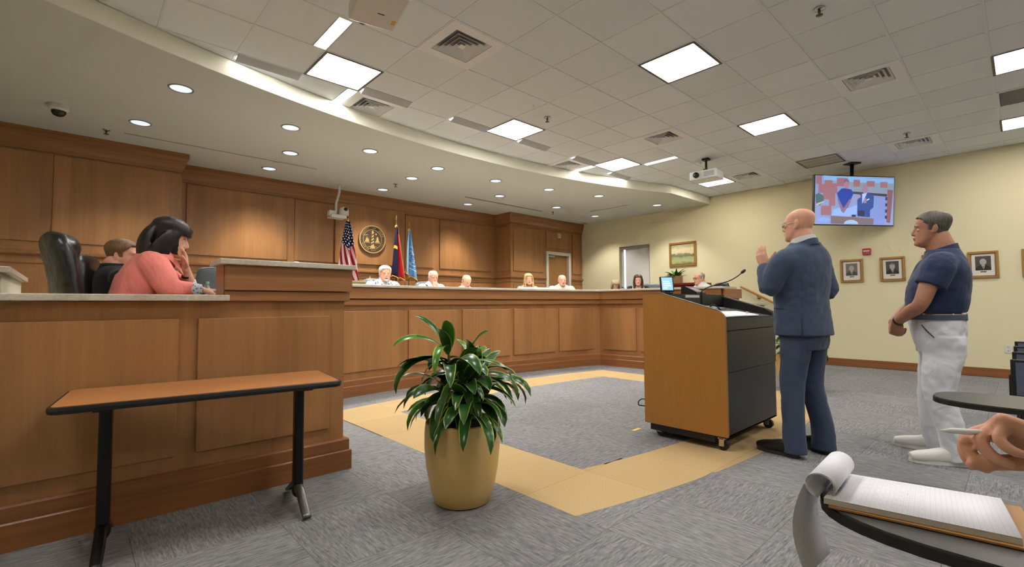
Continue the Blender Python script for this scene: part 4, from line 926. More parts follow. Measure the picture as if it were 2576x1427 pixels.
def cr(p,t):
    n=len(p)-1; x=min(max(t,0),.99999)*n; i=int(x); f=x-i
    a,b,c,d=p[max(i-1,0)],p[i],p[i+1],p[min(i+2,n)]
    return tuple(.5*((2*B)+(C-A)*f+(2*A-5*B+4*C-D)*f*f+(3*B-A-3*C+D)*f**3) for A,B,C,D in zip(a,b,c,d))
HEADP=[(-.121,.078,.048,.012),(-.116,.090,.022,.030),(-.100,.094,-.012,.046),(-.078,.0925,-.042,.056),(-.055,.0925,-.062,.0625),(-.030,.0915,-.077,.068),(0,.0885,-.090,.0725),(.028,.093,-.097,.0755),(.055,.0895,-.099,.0765),(.080,.073,-.091,.070),(.100,.046,-.070,.055),(.111,.018,-.042,.034),(.115,-.004,-.022,.010)]
def head_pt(t,th,fat=1.0):
    z,f,b,w=cr(HEADP,t); s,c=math.sin(th),math.cos(th)
    low=max(0,min(1,(.0-z)/.1))
    yc=(f+b)/2; hy=(f-b)/2
    e=.92; x=w*math.copysign(abs(c)**e,c)*(1-.10*max(0,s)**2*(1-low*.3)); y=yc+hy*math.copysign(abs(s)**.95,s)
    return Vector((x*(1+(fat-1)*low),y,z))
SOCK=[((.031,.088,.001),.017,-.0125),((-.031,.088,.001),.017,-.0125),((.056,.062,-.045),.03,-.004),((-.056,.062,-.045),.03,-.004)]
def head_grid(nr=34,ns=40,fat=1.0):
    G=[]
    for i in range(nr+1):
        row=[]
        for k in range(ns):
            p=head_pt(i/nr,2*math.pi*k/ns,fat)
            for c,r,a in SOCK:
                d=(p-Vector(c)).length
                if d<3*r: p=p+Vector((0,1,0))*(a*math.exp(-(d/r)**2))
            row.append(p)
        G.append(row)
    return G
class Sculpt(MB):
    def limb(s,pts,rad,seg=14,sub=4,ref=None,ends=True,power=2.0):
        s.tube(pts,rad,seg,sub,ref,power=power)
        if ends:
            for p,r in ((pts[0],rad[0]),(pts[-1],rad[-1])):
                r=r if not isinstance(r,(tuple,list)) else min(r); s.ell(p,(r,r,r),12,8)
        return s
    def grid(s,G,M=None):
        nr=len(G);ns=len(G[0]); vs=[(M@p if M else p) for row in G for p in row]
        fs=[(i*ns+k,i*ns+(k+1)%ns,(i+1)*ns+(k+1)%ns,(i+1)*ns+k) for i in range(nr-1) for k in range(ns)]
        fs+=[tuple(range(ns))[::-1],tuple((nr-1)*ns+k for k in range(ns))]
        return s.add(vs,fs)
    def head(s,M,fat=1.0,nose=1.0,ears=True,lips=True):
        s.grid(head_grid(fat=fat),M)
        def E(c,r,R=None):
            mm=M.to_3x3()@(R or Matrix.Identity(3)); s.ell(M@Vector(c),r,14,10,mm)
        T_=lambda pts,rad: s.tube([M@Vector(p) for p in pts],[r*M.to_scale()[0] for r in rad],12,4)
        T_([(0,.086,.022),(0,.093,.004),(0,.099+.005*nose,-.016),(0,.1025+.008*nose,-.031),(0,.097,-.041)],[.0065,.0075,.0095,.0112,.0075])
        for sx in (-1,1):
            E((sx*.011,.095,-.036),(.0075,.010,.0075)); E((sx*.030,.0855,.021),(.024,.009,.007))
            E((sx*.031,.078,.010),(.017,.009,.006)); E((sx*.031,.076,-.010),(.016,.009,.005))
            if ears:
                R=Matrix.Rotation(sx*.35,3,'Z')@Matrix.Rotation(-.18,3,'X'); E((sx*.0775,-.012,-.002),(.0065,.019,.031),R); E((sx*.076,-.004,-.026),(.006,.010,.011),R); E((sx*.0835,-.019,.004),(.005,.010,.026),R)
        if lips: E((0,.0935,-.0625),(.023,.008,.0055)); E((0,.0915,-.0735),(.019,.008,.0065))
        E((0,.085,-.103),(.022,.013,.014))
        return s
    def hand(s,w,fwd,nrm,thumb,curl=(.25,.3,.2),spread=.06,size=1.0,thc=.3,tdir=None,curls=None):
        """w wrist, fwd finger direction, nrm direction the palm faces, thumb = +1/-1 side factor"""
        w=Vector(w); f=Vector(fwd).normalized(); n=Vector(nrm); n=(n-f*f.dot(n)).normalized(); sd=f.cross(n)*thumb; z=size
        s.tube([w-f*.02*z,w+f*.015*z,w+f*.05*z,w+f*.088*z,w+f*.096*z],[(.026*z,.019*z),(.030*z,.018*z),(.040*z,.0155*z),(.041*z,.013*z),(.036*z,.010*z)],14,3,ref=tuple(sd),power=2.6)
        s.ell(w+f*.035*z+sd*.022*z+n*.008*z,(.018*z,.018*z,.018*z),10,8)
        for k,(o,L,r) in enumerate(((.0305,.072,.0090),(.0105,.080,.0092),(-.0100,.075,.0088),(-.0295,.060,.0078))):
            cc=curls[k] if curls else curl
            p=w+f*(.088-.006*abs(k-1.2))*z+sd*o*z; a=0; pts=[p-f*.02*z,p]; d0=(f+sd*(o/.03)*spread*1.0).normalized()
            for sg,ln in zip(cc,(.45,.31,.24)):
                a+=sg; d=d0*math.cos(a)+n*math.sin(a); p=p+d*(L*ln*z); pts.append(p)
            s.tube(pts,[r*z*1.04,r*z*1.05,r*z,r*z*.92,r*z*.72],10,3); s.ell(pts[-1],(r*z*.74,)*3,8,6); 
        td=Vector(tdir).normalized() if tdir else (f*.62+sd*.72+n*.30).normalized()
        p=w+f*.022*z+sd*.026*z+n*.004*z; pts=[p-td*.01*z,p,p+td*.038*z]; d2=(td*math.cos(thc)+(f*.7+n*.5-sd*.2).normalized()*math.sin(thc)).normalized()
        pts+=[pts[-1]+d2*.031*z]; pts+=[pts[-1]+(d2+n*.15*thc).normalized()*.024*z]
        s.tube(pts,[.014*z,.0145*z,.0118*z,.0105*z,.0078*z],10,3); s.ell(pts[-1],(.008*z,)*3,8,6)
        return s
    def finish(s,name,material,parent,voxel=.006,smooth=4,ops=None):
        me=bpy.data.meshes.new('tmp'); me.from_pydata([tuple(v) for v in s.v],[],s.f)
        bm=bmesh.new(); bm.from_mesh(me)
        # consistent outward normals, island by island
        bmesh.ops.recalc_face_normals(bm,faces=bm.faces); bm.to_mesh(me); bm.free()
        ob=bpy.data.objects.new('tmp',me); COL.objects.link(ob)
        md=ob.modifiers.new('r','REMESH'); md.mode='VOXEL'; md.voxel_size=voxel; md.adaptivity=0
        if smooth: sm=ob.modifiers.new('s','SMOOTH'); sm.factor=.5; sm.iterations=smooth
        dg=bpy.context.evaluated_depsgraph_get(); out=bpy.data.meshes.new_from_object(ob.evaluated_get(dg))
        bpy.data.objects.remove(ob,do_unlink=True); bpy.data.meshes.remove(me)
        if ops: 
            for v in out.vertices: v.co=ops(v.co.copy())
        out.name=name; out.materials.clear()
        ms=material if isinstance(material,(list,tuple)) else [material]
        for m_ in ms: out.materials.append(m_)
        out.polygons.foreach_set('use_smooth',[True]*len(out.polygons)); out.polygons.foreach_set('material_index',[0]*len(out.polygons)); out.update()
        return link(name,out,parent)
def hair_shell(sc,M,mask,thick,nr=34,ns=48,fat=1.0):
    """closed shell over the part of the head where mask(s,z) holds (s = +1 front .. -1 back)"""
    P=[[head_pt(i/nr,2*math.pi*k/ns,fat) for k in range(ns)] for i in range(nr+1)]
    cen=Vector((0,-.005,0)); keep=set(); out={};inn={}
    for i in range(nr):
        for k in range(ns):
            a=[(i,k),(i,(k+1)%ns),(i+1,(k+1)%ns),(i+1,k)]; c=sum((P[p][q] for p,q in a),Vector())/4
            if mask(math.sin(2*math.pi*(k+.5)/ns),c.z,c): keep.add((i,k))
    vs=[];fs=[]
    def vid(key,o):
        d=out if o else inn
        if key not in d:
            p=P[key[0]][key[1]]; nr_=(p-cen*0-Vector((0,-.005,p.z*.35))).normalized(); s_=math.sin(2*math.pi*key[1]/ns)
            q=p+nr_*(thick(s_,p.z) if o else -.008); d[key]=len(vs); vs.append(M@q)
        return d[key]
    for (i,k) in keep:
        a=[(i,k),(i,(k+1)%ns),(i+1,(k+1)%ns),(i+1,k)]
        fs.append(tuple(vid(x,1) for x in a)); fs.append(tuple(vid(x,0) for x in reversed(a)))
        for (di,dk,e) in ((-1,0,(0,1)),(1,0,(2,3)),(0,1,(1,2)),(0,-1,(3,0))):
            if (i+di,(k+dk)%ns) not in keep:
                p,q=a[e[0]],a[e[1]]; fs.append((vid(q,1),vid(p,1),vid(p,0),vid(q,0)))
    sc.add(vs,fs)
def lim_short(s):
    pts=[(-1,-.075),(-.5,-.062),(-.28,-.02),(-.2,.022),(.0,.022),(.08,-.012),(.25,-.005),(.33,.03),(.55,.05),(.8,.066),(1,.072)]
    for (a,b),(c,d) in zip(pts,pts[1:]):
        if a<=s<=c: return b+(d-b)*(s-a)/(c-a)
    return .07
M_SHORT=lambda s,z,c: z>lim_short(s)
M_FRINGE=lambda s,z,c: z>lim_short(s) and z<.052-.02*max(0,s) and s<.30
def headM(loc,yaw=0,pitch=0,roll=0,sc=1.0):
    return Matrix.Translation(loc)@Matrix.Rotation(R_(yaw),4,'Z')@Matrix.Rotation(R_(-pitch),4,'X')@Matrix.Rotation(R_(roll),4,'Y')@Matrix.Scale(sc,4)
def eyes(M,parent,brow=None,closed=False):
    for sx in (-1,1):
        mb=MB(); sc=M.to_scale()[0]
        if not closed:
            mb.ell(M@Vector((sx*.031,.0725,.0005)),(.0112*sc,)*3,14,10); mb.cm=1; mb.ell(M@Vector((sx*.031,.0795,.0)),(.0058*sc,.0048*sc,.0058*sc),10,8,M.to_3x3().normalized()); build('eye',mb,[EYEW,EYED],parent,True)
    if brow:
        for sx in (-1,1): build('eyebrow',MB().tube([M@Vector((sx*x,y,z)) for x,y,z in ((.014,.0925,.020),(.028,.0925,.026),(.046,.082,.021))],[.0022*sc,.003*sc,.0016*sc],8,3),brow,parent,True)
def lipmesh(M,parent,m):
    sc=M.to_scale()[0]; mb=MB(); mb.ell(M@Vector((0,.0965,-.0635)),(.020*sc,.0065*sc,.0042*sc),12,8,M.to_3x3().normalized()); mb.ell(M@Vector((0,.0945,-.0725)),(.017*sc,.0068*sc,.005*sc),12,8,M.to_3x3().normalized()); build('lips',mb,m,parent,True)
LIP=mat('lip_tone',(178,104,96),.45)
def glasses(M,parent,fm=GLASSF):
    g=MB(); sc=M.to_scale()[0]
    for sx in (-1,1):
        pts=[M@Vector((sx*.033+.022*math.cos(a),.103-.25*max(0,abs(sx*.033+.022*math.cos(a))-.03),.0+.017*math.sin(a))) for a in [2*math.pi*k/16 for k in range(17)]]
        g.tube(pts,.0018*sc,6,caps=False); g.tube([M@Vector(p) for p in ((sx*.054,.098,.004),(sx*.070,.06,.008),(sx*.078,.0,.010),(sx*.078,-.015,.0))],.0022*sc,6,3)
    g.tube([M@Vector(p) for p in ((-.012,.106,.004),(0,.109,.007),(.012,.106,.004))],.0018*sc,6,2)
    o=build('glasses',g,fm,parent,True)
    mb=MB()
    for sx in (-1,1):
        n=16; ring=[M@Vector((sx*.033+.0215*math.cos(2*math.pi*k/n),.1025-.25*max(0,abs(sx*.033+.0215*math.cos(2*math.pi*k/n))-.03),.0165*math.sin(2*math.pi*k/n))) for k in range(n)]
        mb.add(ring,[tuple(range(n))])
    build('lens',mb,LENSG,o)
def torso_loft(sc,rows,seg=28,power=2.4,ref=(1,0,0)):
    """rows: (z, yc, halfwidth, halfdepth[, xc])"""
    vs=[];fs=[];n=0; dense=[]
    rows=[tuple(r)+((0,) if len(r)==4 else ()) for r in rows]
    N=(len(rows)-1)*5
    for i in range(N+1): dense.append(cr(rows,i/N))
    for z,yc,a,b,xc in dense:
        for k in range(seg):
            th=2*math.pi*k/seg; c,s=math.cos(th),math.sin(th); e=2/power
            vs.append((xc+a*math.copysign(abs(c)**e,c),yc+b*math.copysign(abs(s)**e,s),z))
    for i in range(N):
        for k in range(seg): fs.append((i*seg+k,i*seg+(k+1)%seg,(i+1)*seg+(k+1)%seg,(i+1)*seg+k))
    fs.append(tuple(range(seg))[::-1]); fs.append(tuple(N*seg+k for k in range(seg)))
    sc.add(vs,fs); return sc
def wrinkle(amp,fz=1.0,seed=0.0,scale=9.0):
    def f(co):
        n=noise.noise(Vector((co.x*scale,co.y*scale,co.z*scale*fz+seed))); n2=noise.noise(Vector((co.x*scale*2.3+5,co.y*scale*2.3,co.z*scale*2.6*fz+seed)))
        d=Vector((co.x,co.y,0)); d=d.normalized() if d.length>1e-5 else Vector((1,0,0))
        return co+d*(n*amp+n2*amp*.5)
    return f
def shoe(parent,loc,ang,m,sole,L=.30,name='shoe'):
    c,s=math.cos(ang),math.sin(ang)
    def W(x,y,z): return (loc[0]+x*c-y*s,loc[1]+x*s+y*c,loc[2]+z)
    # y forward in shoe frame
    sc=Sculpt(); k=L/.30
    sc.tube([W(0,-.078*k,.06),W(0,-.03*k,.068),W(0,.03*k,.066),W(0,.10*k,.054),W(0,.165*k,.046),W(0,.212*k,.040)],[(.040,.05),(.044,.056),(.048,.052),(.053,.044),(.051,.036),(.032,.024)],16,4,ref=(c,s,0),power=2.6)
    sc.ell(W(0,-.05*k,.07),(.038,.045,.045)); o=sc.finish(name,m,parent,.006,3,lambda p:Vector((p.x,p.y,max(p.z,loc[2]+.014))))
    pts=[]
    for kx,ky in ((.0,-.088),(.028,-.08),(.037,-.04),(.036,.02),(.047,.09),(.046,.14),(.032,.195),(.0,.228),(-.03,.2),(-.045,.14),(-.046,.09),(-.036,.02),(-.037,-.04),(-.028,-.08)):
        q=W(kx*.98,ky*k*.97,0); pts.append((q[0],q[1]))
    build('sole',MB().prism(pts,2,loc[2]+.001,loc[2]+.026),sole,o)
    return o
BLSH=mat('black_leather_shoe',(20,20,22),.3); WHSH=cloth('white_knit_shoe',(226,224,222),.8,wr=.1); SOLEW=mat('white_sole',(230,229,227),.6)

def collar(name,parent,c,r,zb,zf,h,m,flare=.008,gap=.12,th=.006):
    """standing collar ring around the neck, open at the front; zb / zf heights at back and front"""
    vs=[];n=28
    for k in range(n+1):
        a=math.pi*.5+gap+(2*math.pi-2*gap)*k/n; co,si=math.cos(a),math.sin(a); z=zb+(zf-zb)*(si+1)/2
        for rr,dz in ((r+flare,0),(r,h),(r-th,h-.001),(r+flare-th,-.004)): vs.append((c[0]+rr*co,c[1]+rr*si,z+dz))
    fs=[(k*4+j,(k+1)*4+j,(k+1)*4+(j+1)%4,k*4+(j+1)%4) for k in range(n) for j in range(4)]+[(0,1,2,3),(n*4+3,n*4+2,n*4+1,n*4)]
    return build(name,MB().add(vs,fs),m,parent,True,angle=50)
# ================================================================== MAN IN BLUE SUIT
t=thing('person','bald man in a blue suit and glasses raising his hand at the podium','person',(4.13,1.17,0),R_(-16))
H=headM((-.03,-.024,1.752),9,-2,0,1.06)
b=Sculpt(); b.head(H,1.12)
b.limb([(-.02,-.045,1.52),(-.02,-.04,1.59),(-.028,-.036,1.655),(-.03,-.03,1.715)],[(.09,.092),(.078,.086),(.073,.080),(.068,.072)],16,4); b.ell(H@Vector((0,.03,-.098)),(.05,.055,.03))
torso_loft(b,[(.86,0,.15,.11),(1.05,.01,.165,.125),(1.25,0,.18,.125),(1.42,-.01,.19,.11),(1.52,-.01,.12,.085),(1.57,0,.06,.06)])
EL,WL=(-.28,.07,1.265),(-.235,.135,1.43); ER,WR=(.248,-.05,1.24),(.05,.17,1.30)
b.limb([(-.19,-.01,1.49),EL,WL],[.05,.042,.028]); b.limb([(.19,-.01,1.49),ER,WR],[.05,.042,.028])
b.hand(WL,(-.06,.20,1),(1,.10,-.05),-1,curl=(.16,.2,.12),spread=.0,tdir=(.1,-.62,.8),thc=.1,size=1.10)
b.hand(WR,(-.5,.35,.45),(-.6,-.3,.4),1,curl=(.25,.3,.2),size=1.08)
for sx,fx,fy in ((-1,-.155,.02),(1,.14,-.02)): b.limb([(sx*.10,0,.92),(fx*.85,.01,.50),(fx,fy-.02,.09)],[.085,.055,.04])
b.finish('body',SK1,t,.0055,4); eyes(H,t,None); lipmesh(H,t,LIP); glasses(H,t)
# faint stubble ring of cropped hair
# trousers
s=Sculpt()
torso_loft(s,[(.80,-.01,.175,.135),(.88,-.012,.19,.15),(1.0,0,.188,.148),(1.08,.0,.18,.14)],power=2.3)
for sx,fx,fy in ((-1,-.155,.02),(1,.14,-.02)):
    s.limb([(sx*.092,-.01,.90),(sx*.10,.0,.78),(fx*.80,.012,.52),(fx*.95,fy-.02,.25),(fx,fy-.03,.03)],[(.098,.118),(.092,.108),(.076,.086),(.071,.08),(.073,.088)],18,5,ref=(1,0,0),ends=False)
s.finish('trousers',SUIT,t,.008,5,wrinkle(.010,.9,3.1,8))
# jacket with sleeves
s=Sculpt()
torso_loft(s,[(.905,-.012,.222,.168),(.97,-.008,.220,.166),(1.10,.0,.212,.160),(1.22,.0,.214,.160),(1.36,-.012,.226,.160),(1.46,-.026,.226,.146),(1.54,-.035,.195,.122),(1.585,-.04,.135,.10),(1.615,-.04,.095,.092)],34,2.5)
for sx,E_,W_ in ((-1,EL,WL),(1,ER,WR)):
    s.limb([(sx*.165,-.02,1.49),(sx*.222,-.012,1.455),tuple(a*.5+c*.5 for a,c in zip((sx*.235,-.01,1.46),E_)),E_,tuple(a*.55+c*.45 for a,c in zip(E_,W_)),tuple(a*.10+c*.90 for a,c in zip(E_,W_))],[.082,.088,.082,.072,.064,.052],18,5,ends=True)
s.finish('jacket',SUIT,t,.007,3,wrinkle(.007,1.0,0,9))
# collar, shirt collar, vent, pocket flap
collar('shirt_collar',t,(-.022,-.042),.082,1.625,1.585,.042,WSHIRT)
collar('jacket_collar',t,(-.02,-.044),.094,1.592,1.50,.048,SUIT,.012,.35,.010)
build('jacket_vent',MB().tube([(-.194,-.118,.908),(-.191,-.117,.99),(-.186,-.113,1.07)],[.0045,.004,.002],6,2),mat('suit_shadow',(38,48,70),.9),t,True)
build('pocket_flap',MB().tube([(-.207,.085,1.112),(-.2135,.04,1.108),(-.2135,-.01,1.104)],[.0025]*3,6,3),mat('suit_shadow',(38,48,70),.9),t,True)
for sx,W_,E_ in ((-1,WL,EL),(1,WR,ER)):
    d=(Vector(W_)-Vector(E_)).normalized(); p=Vector(W_); build('shirt_cuff',MB().tube([p-d*.03,p-d*.004],[.038,.036],16),WSHIRT,t,True)
shoe(t,(-.165,.045,0),R_(8),BLSH,mat('grey_sole',(52,52,56),.6),.31); shoe(t,(.15,-.005,0),R_(-14),BLSH,mat('grey_sole',(52,52,56),.6),.31)

# ================================================================== MAN IN POLO SHIRT
t=thing('person','grey-haired man in a navy polo shirt and pale trousers with clasped hands','person',(4.74,.44,0),R_(12))
H=headM((0,.015,1.700),-2,-2,0,1.05)
b=Sculpt(); b.head(H,1.15,.3)
b.limb([(0,-.045,1.47),(0,-.035,1.54),(0,-.02,1.60),(0,-.012,1.66)],[(.095,.092),(.08,.088),(.076,.084),(.068,.072)],16,4); b.ell(H@Vector((0,.03,-.105)),(.052,.06,.03)); b.ell(H@Vector((0,.0,-.09)),(.062,.06,.05))
torso_loft(b,[(.82,0,.15,.11),(1.05,.01,.155,.135),(1.25,.0,.18,.14),(1.40,-.03,.18,.11),(1.50,-.04,.10,.08)])
EL,WL=(-.27,.125,1.135),(-.07,.25,1.0); ER,WR=(.27,.12,1.135),(.065,.262,.99)
for S_,E_,W_ in (((-.215,.02,1.415),EL,WL),((.215,.02,1.415),ER,WR)):
    m1=tuple(a*.6+c*.4 for a,c in zip(E_,W_)); b.limb([S_,tuple(a*.5+c*.5 for a,c in zip(S_,E_)),E_,m1,W_],[.060,.056,.047,.047,.031],16,4)
b.hand(WL,(.42,-.02,-.9),(.8,-.5,.35),1,curl=(1.15,1.15,.7),spread=-.05,size=1.08,thc=.9,tdir=(.6,.5,-.6)); b.hand(WR,(-.42,.0,-.9),(-.6,-.7,.3),-1,curl=(1.1,1.15,.7),spread=-.05,size=1.08,thc=.9,tdir=(-.6,.4,-.6))
for sx,fx,fy in ((-1,-.16,-.03),(1,.17,.03)): b.limb([(sx*.1,0,.92),(fx*.88,.03,.50),(fx,fy-.01,.09)],[.075,.05,.04])
b.finish('body',SK2,t,.0055,4); eyes(H,t,HGREY); lipmesh(H,t,mat('lip_tone_tan',(158,98,86),.45))
s=Sculpt(); hair_shell(s,H,lambda s_,z,c: z>lim_short(s_)+(.006 if s_>.5 else 0),lambda s_,z:(.004+.013*max(0,min(1,(z+.01)/.08)))); s.finish('hair',HGREY,t,.0048,3)
# trousers
s=Sculpt()
torso_loft(s,[(.78,.004,.172,.128),(.86,.002,.184,.148),(.96,.006,.186,.158),(1.03,.012,.180,.160),(1.065,.014,.178,.158)],30,2.3)
for sx,fx,fy in ((-1,-.16,-.03),(1,.17,.03)):
    s.limb([(sx*.095,-.008,.90),(sx*.10,-.004,.76),(fx*.85,.03,.50),(fx*.97,fy+.01,.26),(fx,fy-.02,.03)],[(.10,.132),(.096,.12),(.080,.094),(.068,.082),(.068,.084)],20,5,ref=(1,0,0),ends=False)
s.finish('trousers',TROU,t,.0075,6,wrinkle(.013,.9,7.7,8))
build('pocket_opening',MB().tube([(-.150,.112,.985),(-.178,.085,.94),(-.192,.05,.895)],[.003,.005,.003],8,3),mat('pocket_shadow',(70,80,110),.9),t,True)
build('belt',MB().sweep([( .184*math.copysign(abs(math.cos(a))**.85,math.cos(a)),.013+.164*math.copysign(abs(math.sin(a))**.85,math.sin(a))) for a in [2*math.pi*k/40 for k in range(41)]],[(-.004,1.022),(.006,1.022),(.006,1.058),(-.004,1.058)]),mat('grey_belt',(74,84,104),.6),t,True,angle=40)
for a in (150,205,255,330,20): 
    x,y=.188*math.cos(R_(a)),.013+.170*math.sin(R_(a)); build('belt_loop',MB().box(-.006,.006,-.005,.006,1.014,1.068,.002,Matrix.Translation((x,y,0))@Matrix.Rotation(R_(a+90),4,'Z')),TROU,t)
# polo shirt
s=Sculpt()
torso_loft(s,[(1.072,.012,.188,.166),(1.11,.01,.198,.176),(1.18,.006,.208,.184),(1.30,-.012,.222,.176),(1.39,-.03,.222,.154),(1.455,-.042,.188,.126),(1.505,-.042,.135,.106),(1.54,-.036,.102,.097)],34,2.4)
for sx,E_ in ((-1,EL),(1,ER)):
    S_=(sx*.212,.005,1.41); e=tuple(a*.48+c*.52 for a,c in zip(S_,E_)); s.limb([(sx*.15,-.03,1.43),S_,tuple(a*.5+c*.5 for a,c in zip(S_,e)),e],[(.085,.085),(.088,.098),(.082,.097),(.078,.094)],18,5,ref=(1,0,0),ends=False)
s.finish('polo_shirt',POLO,t,.007,3,wrinkle(.006,1.1,2.2,9))
collar('collar',t,(0,-.034),.092,1.535,1.475,.05,POLO,.012)
build('wristwatch',MB().tube([tuple(Vector(WL)+(Vector(EL)-Vector(WL)).normalized()*.012),tuple(Vector(WL)+(Vector(EL)-Vector(WL)).normalized()*.03)],[.036,.037],18),BLACK,t,True)
shoe(t,(-.165,-.015,0),R_(14),WHSH,SOLEW,.335); shoe(t,(.175,.045,0),R_(-16),WHSH,SOLEW,.335)
# ================================================================== EXECUTIVE CHAIRS
LEATH=mat('black_leather',(26,26,28),.34,spec=.5); NT(LEATH).bump(NT(LEATH).noise(NT(LEATH).mapping((1,1,1)),60,3),.15,.004)
LEATG=mat('grey_leather',(92,98,104),.38,spec=.5)
def exec_chair(label,loc,rz,m,group,top=1.22,wid=.27,big=False):
    """local: seat faces +Y"""
    t=thing('office_chair',label,'chair',loc,rz,group)
    s=Sculpt(); s.tube([(0,-.24,.47),(0,-.1,.465),(0,.12,.46),(0,.24,.455)],[(.20,.04),(.255,.055),(.25,.055),(.19,.035)],20,4,ref=(1,0,0),power=3.2); s.finish('seat',m,t,.014,2)
    s=Sculpt(); s.tube([(0,-.22,.50),(0,-.245,.62),(0,-.265,.82),(0,-.29,1.0),(0,-.315,1.12),(0,-.335,top-.03),(0,-.335,top)],[(wid*.82,.05),(wid*.95,.062),(wid,.058),(wid*.98,.055),(wid*.92,.06),(wid*.72,.055),(wid*.35,.03)],24,4,ref=(1,0,0),power=2.8)
    if big: s.ell((0,-.29,top-.09),(wid*.80,.075,.085)); s.ell((0,-.235,.78),(wid*.75,.06,.10))
    s.finish('backrest',m,t,.012,2,wrinkle(.006,1.5,4.,10) if big else None)
    for sx in (-1,1): build('armrest',MB().tube([(sx*.26,-.22,.66),(sx*.285,-.1,.68),(sx*.285,.1,.68),(sx*.27,.17,.64),(sx*.255,.1,.5),(sx*.23,.0,.45)],[(.022,.018)]*6,10,4),BLACK,t,True)
    build('gas_column',MB().cyl((0,0,.08),(0,0,.43),.03,14),BLACKM,t,True)
    mb=MB()
    for k in range(5): a=2*math.pi*k/5; mb.tube([(0,0,.10),(.3*math.cos(a),.3*math.sin(a),.075)],[.028,.018],8); mb.ell((.3*math.cos(a),.3*math.sin(a),.032),(.03,.03,.03),10,8)
    build('star_base',mb,BLACK,t,True); return t
